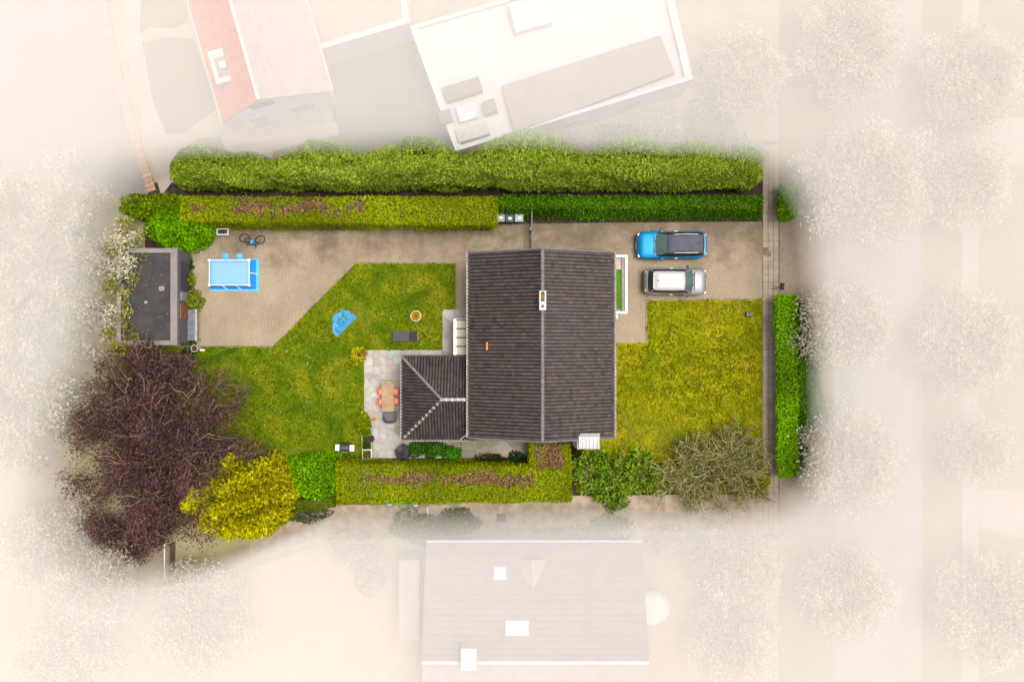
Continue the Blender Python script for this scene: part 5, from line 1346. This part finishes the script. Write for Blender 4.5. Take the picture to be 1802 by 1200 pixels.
# ================================================================== TREES
PB_ = mat('beech_bark', sl(156, 134, 102), .85, .3, 5)
PUR = [G(92, 62, 66), G(108, 73, 74), G(72, 51, 59), G(122, 86, 82), G(106, 84, 90), G(134, 102, 90)]
tree('purple_beech', 'large copper purple tree with pale bare twigs at the lower left', 266, 792, 6.2, 5.9, 5.8, cols=PUR, nl=60000, L=.17, Wd=.07, base=.2, nlimb=40, nsub=11, twig=.018, trunk_r=.26, roots=.28, limbr=.2, inner=.3, bark=PB_, spread=.62, jit=.28, thick=.8, lift=-.12)
tree('purple_beech', 'smaller purple tree spilling over the shed corner', 262, 660, 4.4, 3.0, 1.9, cols=PUR, nl=7500, L=.19, Wd=.09, base=.2, nlimb=22, nsub=9, twig=.017, trunk_r=.14, roots=.3, limbr=.25, inner=.2, bark=PB_, spread=.4, jit=.28, thick=.8)
tree('purple_beech', 'low faded purple tree at the bottom beside the fence', 225, 935, 3.6, 2.7, 1.7, cols=PUR, nl=6500, L=.19, Wd=.09, base=.2, nlimb=20, nsub=9, twig=.017, trunk_r=.14, roots=.3, limbr=.25, inner=.2, bark=PB_, spread=.4, jit=.28, thick=.8)
tree('yellow_sapling', 'thin yellow leaved sapling leaning over the lower edge of the shed roof', 220, 592, 4.0, 1.5, 1.2, cols=[G(176, 170, 16), G(150, 150, 14), G(120, 112, 20)], nl=700, L=.17, Wd=.09, base=.4, nlimb=12, nsub=6, twig=.014, trunk_r=.06, bark=TWIG, spread=.3)
# golden conifer: fans of upright flattened sprays
GOLD = [G(206, 198, 12), G(184, 178, 8), G(222, 214, 44), G(150, 148, 8), G(112, 116, 8)]
def golden(label, cpx, cpy, h, rx, ry, nf):
    cx, cy = W(cpx, cpy, h * .6); t = thing('golden_conifer', label, 'tree', (cx, cy, 0))
    MB().tube([(cx, cy, 0), (cx, cy, h * .8)], [.16, .05], 8).build('trunk', BARK, t, world=True)
    d = rdir(nf); d[:, 2] = np.abs(d[:, 2]) * 1.1 - .05; d = norm(d)
    wf = WaveField(3, 7, 91)
    C0 = d * np.array([rx, ry, h * .9]) * (rng.uniform(.83, 1.04, nf) * (1 + .06 * wf(d[:, 0] * 3.4, d[:, 1] * 3.4)))[:, None] + np.array([cx, cy, h * .1])
    k = 16; idx = np.repeat(np.arange(nf), k); n = len(idx)
    az = rng.uniform(0, 6.28, nf); fan = np.stack([np.cos(az), np.sin(az), np.zeros(nf)], 1)
    s = rng.uniform(-1, 1, n)[:, None]
    ax = norm(d * .8 + np.array([0, 0, .7]) + rdir(nf) * .35)
    P = C0[idx] + fan[idx] * s * .21 - ax[idx] * (s ** 2) * .10 + rng.normal(0, .03, (n, 3))
    P[:, 2] = np.maximum(P[:, 2], .2)
    tone = rng.uniform(.75, 1.4, nf) * (1 + .3 * np.clip(wf(d[:, 0] * 3.4, d[:, 1] * 3.4), -1, 1))  # clump shading painted in: fans darker in the hollows, lighter on the bulges
    leaves('crown', P, ax[idx] + fan[idx] * s * .8 + rdir(n) * .3, d[idx] * .6 + rdir(n) * .55 + np.array([0, 0, .9]), rng.uniform(.14, .30, n), rng.uniform(.07, .12, n), palette(GOLD, n, .15, [.32, .26, .18, .14, .10]) * tone[idx][:, None], t)
    u = np.linspace(0, 2 * math.pi, 17)[:-1]
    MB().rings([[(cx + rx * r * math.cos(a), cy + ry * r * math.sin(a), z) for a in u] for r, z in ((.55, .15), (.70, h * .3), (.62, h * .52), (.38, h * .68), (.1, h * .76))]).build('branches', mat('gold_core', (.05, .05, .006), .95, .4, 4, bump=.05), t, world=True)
golden('golden yellow conifer with fan shaped sprays beside the purple tree', 414, 874, 5.0, 3.45, 2.7, 4600)

# pale feathery tree at the left: haze whitening painted into its cream leaves
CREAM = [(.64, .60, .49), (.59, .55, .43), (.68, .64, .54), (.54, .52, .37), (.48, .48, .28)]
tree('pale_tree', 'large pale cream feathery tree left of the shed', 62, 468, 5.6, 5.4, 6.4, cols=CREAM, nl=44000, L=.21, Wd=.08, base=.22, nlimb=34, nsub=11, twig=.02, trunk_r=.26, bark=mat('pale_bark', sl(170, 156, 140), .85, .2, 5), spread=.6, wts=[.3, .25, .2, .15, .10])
tree('tree_fringe', 'yellow green unwhitened fringe of the pale tree over the shed roof', 214, 470, 4.2, 1.3, 3.2, cols=[G(158, 162, 60), G(132, 140, 34), G(186, 184, 110), G(206, 200, 150)], nl=4200, L=.22, Wd=.075, base=.25, nlimb=16, nsub=7, trunk_r=.08, cat='shrub', spread=.35)  # clear edge of the pale tree's crown, added as a separate plant
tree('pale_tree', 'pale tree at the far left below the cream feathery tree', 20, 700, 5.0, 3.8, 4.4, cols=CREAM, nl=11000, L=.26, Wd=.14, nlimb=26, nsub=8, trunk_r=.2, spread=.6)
STC = [(.66, .60, .49), (.61, .555, .44), (.70, .64, .54), (.55, .50, .38)]  # leaf colours whitened: haze painted in, brightened against shade at its edge
street = 'pale street trees'
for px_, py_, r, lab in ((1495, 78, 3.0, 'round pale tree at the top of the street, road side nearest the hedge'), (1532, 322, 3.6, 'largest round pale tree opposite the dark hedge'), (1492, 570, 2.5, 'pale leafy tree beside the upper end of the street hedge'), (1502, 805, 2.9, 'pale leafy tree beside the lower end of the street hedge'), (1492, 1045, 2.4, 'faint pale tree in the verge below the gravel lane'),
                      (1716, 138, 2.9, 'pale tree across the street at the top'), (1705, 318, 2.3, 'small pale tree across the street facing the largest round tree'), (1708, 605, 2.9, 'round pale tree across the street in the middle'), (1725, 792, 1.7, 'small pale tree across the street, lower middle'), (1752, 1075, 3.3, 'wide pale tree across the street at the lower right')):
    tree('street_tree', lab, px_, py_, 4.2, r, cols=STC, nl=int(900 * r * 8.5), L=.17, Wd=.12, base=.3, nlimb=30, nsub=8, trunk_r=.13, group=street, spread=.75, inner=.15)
OLV = [(.50, .47, .31), (.43, .40, .25), (.58, .54, .39)]
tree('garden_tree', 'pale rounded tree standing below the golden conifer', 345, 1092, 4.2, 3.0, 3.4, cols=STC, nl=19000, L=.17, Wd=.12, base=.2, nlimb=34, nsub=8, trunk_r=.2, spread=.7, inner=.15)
for x, y, r, lab in ((160, 1030, 2.6, 'hazy tree below the purple tree'), (70, 960, 2.6, 'hazy tree at the left edge below the purple tree'), (110, 1150, 3.0, 'hazy tree in the lower left corner'), (1300, 1010, 2.4, 'hazy tree right of the lower house'), (1290, 1130, 2.4, 'hazy tree at the bottom right of the lower house'), (1310, 120, 2.3, 'hazy tree at the top beside the pavement')):
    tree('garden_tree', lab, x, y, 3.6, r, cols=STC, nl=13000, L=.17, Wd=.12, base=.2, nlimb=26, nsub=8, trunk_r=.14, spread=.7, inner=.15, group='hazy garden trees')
for i, (x, y, rx, ry, h, cl, lab) in enumerate(((620, 965, 1.9, 1.1, 1.6, OLV, 'wide hazy shrub left of the lower house'), (735, 930, 1.6, 1.0, 1.4, [G(130, 136, 70), G(150, 150, 80)], 'hazy yellow green shrub at the corner of the lower house'), (805, 922, 1.4, .8, 1.3, [G(136, 142, 70), G(120, 128, 60)], 'square hazy shrub in front of the lower house'), (1010, 945, 2.4, .5, 1.0, OLV, 'long hazy shrub along the lower house front'), (1085, 935, 1.3, .8, 1.3, OLV, 'hazy shrub at the right corner of the lower house'), (1190, 955, 1.8, .9, 1.6, OLV, 'hazy shrub right of the lower house by the lane'),
        (1085, 250, 1.5, 1.3, 2.0, [G(120, 96, 104), G(140, 116, 120)], 'mauve shrub behind the tall hedge'), (985, 245, 1.5, .9, 1.6, OLV, 'hazy shrub below the flat roofed villa'), (1165, 225, 1.8, 1.4, 1.8, OLV, 'hazy shrub right of the mauve shrub'), (1250, 215, 1.7, 1.6, 1.8, [G(140, 134, 84), G(116, 108, 66)], 'hazy olive shrub beside the upper pavement'), (1320, 270, 1.0, 1.2, 1.6, OLV, 'hazy shrub at the pavement behind the conifer hedge'), (1270, 130, 1.6, 1.8, 1.8, OLV, 'hazy shrub beside the villa corner'), (650, 1010, 1.3, 1.6, 1.5, OLV, 'hazy shrub beside the lean to of the lower house'))):
    bush('garden_shrub', lab, x, y, h, rx, ry, cl, 1300, .2, .12, group='hazy garden shrubs', lump=.2)

# ================================================================== NEIGHBOURING HOUSES
WRN = mat('white_render', (.56, .55, .54), .8, .05, 2)
def gable_house(name, label, A, B, wl_, wr_, he, hr, mleft, mright, wallm, over=.35):
    """ridge from A to B (world xy at ridge height), eaves wl_ to the left and wr_ to the right of it"""
    A, B = Vector((*A, 0)), Vector((*B, 0)); d = (B - A).normalized(); s_ = Vector((-d.y, d.x, 0))
    c = (A + B) / 2; t = thing(name, label, 'house', (c.x, c.y, 0))
    def q(p, k, z): v = p + s_ * k; return (v.x, v.y, z)
    a, b = A + d * over, B - d * over
    l0, r0 = wl_ - over, -(wr_ - over)
    zl, zr = hr - (hr - he) * (l0 / wl_) - .12, hr - (hr - he) * (-r0 / wr_) - .12
    MB().rings([[q(a, l0, 0), q(a, l0, zl), q(a, 0, hr - .12), q(a, r0, zr), q(a, r0, 0)], [q(b, l0, 0), q(b, l0, zl), q(b, 0, hr - .12), q(b, r0, zr), q(b, r0, 0)]]).build('wall', wallm, t, world=True)
    for k, m in ((wl_, mleft), (-wr_, mright)):
        vs = [q(A, k, he), q(B, k, he), q(B, 0, hr), q(A, 0, hr)]; lo = [(x, y, z - .11) for x, y, z in vs]
        o = MB().add(vs + lo, [(0, 1, 2, 3), (7, 6, 5, 4), (0, 4, 5, 1), (1, 5, 6, 2), (2, 6, 7, 3), (3, 7, 4, 0)]).build('roof', m, t, world=True)
        nrow = max(4, int(abs(k) / .34)); cm = MB()
        for j in range(nrow):                                # lapped tile courses
            f0, f1 = j / nrow, (j + 1) / nrow
            z0_, z1_ = he + (hr - he) * f0 + .055, he + (hr - he) * f1 + .012
            cols_ = int((B - A).length / .9)
            for i in range(cols_):
                pa, pb = A.lerp(B, i / cols_), A.lerp(B, (i + .985) / cols_); jz = random.uniform(-.008, .008)
                va, vb, vc, vd = q(pa, k * (1 - f0), z0_ + jz), q(pb, k * (1 - f0), z0_ + jz), q(pb, k * (1 - f1), z1_ + jz), q(pa, k * (1 - f1), z1_ + jz)
                cm.add([va, vb, vc, vd, (va[0], va[1], va[2] - .05), (vb[0], vb[1], vb[2] - .05)], [(0, 1, 2, 3), (4, 5, 1, 0)])
        cm.build('tile_courses', m, o, world=True)['kind'] = 'stuff'
        gutter(t, q(A, k * 1.012, he), q(B, k * 1.012, he), WRN, .08)
    MB().tube([q(A, 0, hr + .02), q(B, 0, hr + .02)], .11, 6).build('ridge', WRN, t, world=True)
    return t, A, B, d, s_
REDR = mat('red_roof', sl(196, 124, 94), .8, .15, 3, bump=.02, bscale=12); PALR = mat('pale_roof', sl(184, 172, 166), .8, .06, 1.5); GRYR = mat('grey_pale_roof', sl(158, 148, 144), .8, .07, 1.2)
RA, RB = W(392, -45, 6.4), W(455, 176, 6.4)
dd = (Vector(RB) - Vector(RA)).normalized()
nb, A_, B_, d_, s__ = gable_house('neighbour_house', 'neighbouring house with one terracotta roof slope and one pale slope', RA, RB, 4.0, 2.9, 4.2, 6.4, PALR, REDR, mat('bright_render', (.8, .79, .78), .8, .04, 2))
# roof terrace box and windows
c = W3(392, 112, 5.6); M_ = Matrix.Translation((c[0], c[1], 0)) @ Matrix.Rotation(math.atan2(d_.y, d_.x) + R(90), 4, 'Z')
o = MB().box(-.75, .75, -1.0, 1.0, 4.6, 5.35, M=M_).build('dormer', WRN, nb, world=True)
MB().box(-.5, .5, -.7, .5, 5.35, 5.40, M=M_).build('dormer_roof', mat('dormer_grey', sl(160, 150, 140), .8, .2, 5), o, world=True)
MB().box(-.2, .2, -.3, .1, 5.40, 5.75, M=M_).build('vent', WRN, o, world=True)
ge = Vector((*RB, 0)) - d_ * .35; M_ = Matrix.Translation((ge.x, ge.y, 0)) @ Matrix.Rotation(math.atan2(d_.y, d_.x), 4, 'Z')
for y, z, w, h in ((-.3, 3.9, 1.5, 1.0), (1.6, 1.0, 1.4, 1.3), (-1.2, .2, 1.1, 2.1)):
    o = MB().box(.0, .06, y - w / 2, y + w / 2, z, z + h, M=M_).build('window', WRN, nb, world=True); MB().box(.06, .075, y - w / 2 + .08, y + w / 2 - .08, z + .08, z + h - .08, M=M_).build('pane', PANE, o, world=True)
# flat roofed link building and villa
def flat_building(name, label, pts, h, wallm, roofm, par=.25, tk=.35):
    P = pxpoly(pts, h); c = (sum(p[0] for p in P) / len(P), sum(p[1] for p in P) / len(P)); t = thing(name, label, 'building', (*c, 0))
    if sum(P[i][0] * P[(i + 1) % len(P)][1] - P[(i + 1) % len(P)][0] * P[i][1] for i in range(len(P))) < 0: P = P[::-1]
    ins = lambda k: [(c[0] + (x - c[0]) * (1 - k / max(.1, math.hypot(x - c[0], y - c[1]))), c[1] + (y - c[1]) * (1 - k / max(.1, math.hypot(x - c[0], y - c[1])))) for x, y in P]
    MB().prism(P, 0, h - .15).build('wall', wallm, t, world=True)
    MB().prism(ins(tk), h - .15, h - .05).build('roof', roofm, t, world=True)
    MB().rings([[(x, y, h - .148) for x, y in P], [(x, y, h + par) for x, y in P], [(x, y, h + par) for x, y in ins(tk)], [(x, y, h - .148) for x, y in ins(tk)]], False, False).build('parapet', WRN, t, world=True)
    return t
flat_building('link_building', 'low building with a beige flat roof joined to the red roofed house', [(480, -60), (700, -120), (722, 42), (556, 92)], 3.2, WRN, mat('beige_roof', sl(190, 172, 158), .85, .1, 1.5), .2, .5)
DECK = mat('white_deck', (.55, .535, .52), .8, .05, 1.5)
vil = flat_building('flat_villa', 'large flat roofed white villa with a roof terrace', [(722, 50), (1165, -80), (1218, 142), (802, 268)], 3.6, WRN, DECK, .3, .5)
P = pxpoly([(884, 150), (1162, 62), (1188, 128), (906, 232)], 4.2)
MB().prism(P, 3.54, 4.15).build('raised_roof', GRYR, vil, world=True)
P = pxpoly([(895, 10), (960, -8), (972, 40), (908, 58)], 4.2); MB().prism(P, 3.54, 4.3).build('roof_hatch', WRN, vil, world=True)
def villa_box(px, py, w, d, h, m, nm, lab, cat):
    o = MB().rbox(0, 0, w, d, 0, h, .05, .04).build(nm, m); o.location = W3(px, py, 3.6)[:2] + (3.55,); o.rotation_euler = (0, 0, R(17)); tag(o, lab, cat)
GRB = mat('sofa_grey', sl(130, 122, 112), .9, .15, 5)
villa_box(815, 162, 2.3, .9, .7, GRB, 'terrace_sofa', 'grey sofa on the white roof terrace', 'sofa')
villa_box(822, 200, 1.2, 1.0, .45, WRN, 'terrace_table', 'white low table on the roof terrace', 'table')
villa_box(862, 192, .8, .8, .7, GRB, 'terrace_armchair', 'grey armchair right of the white roof terrace table', 'chair')
villa_box(785, 210, .8, .8, .7, GRB, 'terrace_armchair', 'grey armchair left of the white roof terrace table', 'chair')
villa_box(832, 236, 2.0, .8, .6, mat('bench_pale', sl(190, 182, 172), .9, .1, 4), 'terrace_bench', 'pale bench at the lower edge of the roof terrace', 'bench')
for k in range(4):
    a, b = Vector(W3(820 + k * 95, 262 - k * 29, 0)), Vector(W3(820 + k * 95, 262 - k * 29, 0))
    M_ = Matrix.Translation(W3(828 + k * 95, 261 - k * 29.4, 3.5)[:2] + (0,)) @ Matrix.Rotation(R(16.8), 4, 'Z')
    o = MB().box(-.8, .8, -.06, .0, 1.0, 2.3, M=M_).build('window', WRN, vil, world=True); MB().box(-.7, .7, -.075, -.06, 1.1, 2.2, M=M_).build('pane', PANE, o, world=True)
# lower house
LA, LB = W(742, 1165, 6.0), W(1142, 1165, 6.0)
lh, A_, B_, d_, s__ = gable_house('lower_house', 'large pale roofed house below the gravel lane', LA, LB, 6.4, 6.0, 3.2, 6.0, GRYR, PALR, WRN)
def on_slope(px, py):
    z = 4.5
    for _ in range(6):
        x, y = W(px, py, z); z = 6.0 - 2.8 * (y - LA[1]) / 6.4
    return x, y, z
for px, py, w, d in ((880, 1009, .8, .8), (910, 1105, 1.4, .9)):
    x, y, z = on_slope(px, py); M_ = Matrix.Translation((x, y, z)) @ Matrix.Rotation(-math.atan2(2.8, 6.4), 4, 'X')
    o = MB().rbox(0, 0, w, d, -.02, .14, .03, .02, M=M_).build('skylight', WRN, lh, world=True); MB().rbox(0, 0, w - .2, d - .2, .14, .15, .02, .004, M=M_).build('pane', mat('pale_glass', (.7, .72, .74), .1, .03, 2), o, world=True)
x, y, z = on_slope(826, 1150); MB().rbox(x, y, .9, 1.3, z - .6, z + 1.0, .02, .03).build('chimney', WRN, lh, world=True)
# gabled dormer
a, b, c = on_slope(905, 984), on_slope(964, 984), on_slope(938, 1040)
apex = ((a[0] + b[0]) / 2, a[1] + .15, c[2] + .05)
MB().add([a, b, apex, c, (a[0], a[1], a[2] - .3), (b[0], b[1], b[2] - .3)], [(0, 2, 3), (2, 1, 3), (0, 1, 2), (0, 4, 5, 1), (0, 3, 4), (1, 5, 3)]).build('dormer', PALR, lh, world=True)
P = pxpoly([(702, 985), (738, 985), (738, 1128), (702, 1128)], 2.6); MB().prism(P, 0, 2.6).build('lean_to', mat('lean_to_roof', sl(176, 164, 158), .8, .1, 2), lh, world=True)
x, y = W(1152, 1062, 1.2); MB().lathe(x - .3, y, [(1.1, 0), (1.1, 2.2), (.9, 2.5), (.1, 2.7)], 16).build('bay_window', WRN, lh, world=True)
for xx in (-5.5, -2.0, 2.0, 5.5):
    wx = (LA[0] + LB[0]) / 2 + xx; wy = LA[1] + 6.05
    o = MB().box(wx - .7, wx + .7, wy, wy + .06, 1.0, 2.3).build('window', WRN, lh, world=True); MB().box(wx - .6, wx + .6, wy + .06, wy + .075, 1.1, 2.2).build('pane', PANE, o, world=True)

# garden fence below the purple tree
t = thing('garden_fence', 'dark panel fence with pale posts below the purple tree', 'fence', W3(308, 965))
for k in range(3):
    MB().box(-.04, .04, -1.6 + k * .7, -1.6 + k * .7 + .66, .05, 1.0).build('panel', mat('fence_dark', sl(128, 112, 98), .85, .2, 4), t)
for y in (-1.7, 1.8): MB().box(-.22, -.16, y - .06, y + .06, 0, 1.6).build('post', WRN, t)
MB().box(-.14, -.06, -1.6, 1.8, 1.5, 1.56).build('rail', WRN, t)

# ================================================================== HAZE
# added mist ring, shaped to whiten the surrounding plots: one closed body of even density with a clearing over the garden
clear = [(242, 324), (330, 298), (700, 294), (1000, 294), (1334, 300), (1370, 340), (1394, 410), (1408, 600), (1408, 780), (1394, 845), (1360, 888), (1200, 890), (1000, 890), (800, 891), (640, 893), (550, 905), (480, 945), (400, 975), (300, 990), (212, 965), (165, 905), (146, 800), (168, 690), (196, 620), (212, 540), (222, 430)]
FOG_TOP, FOG_D = 12.0, 0.080
C0 = Vector(W3(800, 600))
def polar(poly, n):
    out = []
    pts = [Vector(W3(x, y)) - C0 for x, y in poly]
    for i in range(n):
        a = 2 * math.pi * i / n; dx, dy = math.cos(a), math.sin(a); best = 0
        for j in range(len(pts)):
            p, q = pts[j], pts[(j + 1) % len(pts)]; ex, ey = q.x - p.x, q.y - p.y; den = dx * ey - dy * ex
            if abs(den) < 1e-9: continue
            r = (p.x * ey - p.y * ex) / den; s_ = (p.x * dy - p.y * dx) / den
            if r > 0 and -1e-6 <= s_ <= 1 + 1e-6: best = max(best, r)
        out.append(best)
    return np.array(out)
NA = 96
rad = polar(clear, NA)
for _ in range(2): rad = (np.roll(rad, 1) + 2 * rad + np.roll(rad, -1)) / 4
def fring(r, z): return [(C0.x + r[i] * math.cos(2 * math.pi * i / NA), C0.y + r[i] * math.sin(2 * math.pi * i / NA), z) for i in range(NA)]
outer = np.full(NA, 160.0)
# the bank has a steep near side that bends over the clearing a little to the left and right
lean = np.array([1.7 * abs(math.cos(2 * math.pi * i / NA)) ** 2 for i in range(NA)])
R4 = [fring(rad, -1.5), fring(rad, 0.5), fring(rad - lean, FOG_TOP - 1.0), fring(rad - lean + .8, FOG_TOP), fring(outer, FOG_TOP), fring(outer, -1.5)]
vs = [p for r in R4 for p in r]; fs = []
for k in range(len(R4)):
    for i in range(NA):
        j = (i + 1) % NA; k2 = (k + 1) % len(R4)
        fs.append((k * NA + i, k2 * NA + i, k2 * NA + j, k * NA + j))
hm = bpy.data.materials.new('haze'); hm.use_nodes = True
n, l = nodes_of(hm)
n.remove(n['Principled BSDF'])
pvn = n.new('ShaderNodeVolumePrincipled')
pvn.inputs['Color'].default_value = (1.0, 0.970, 0.955, 1); pvn.inputs['Density'].default_value = FOG_D; pvn.inputs['Anisotropy'].default_value = -0.27
l.new(pvn.outputs[0], n['Material Output'].inputs['Volume'])
o = MB().add(vs, fs).build('haze', hm)
o['kind'] = 'stuff'; o['label'] = 'added cream haze whitening the surrounding plots'; o['category'] = 'haze'
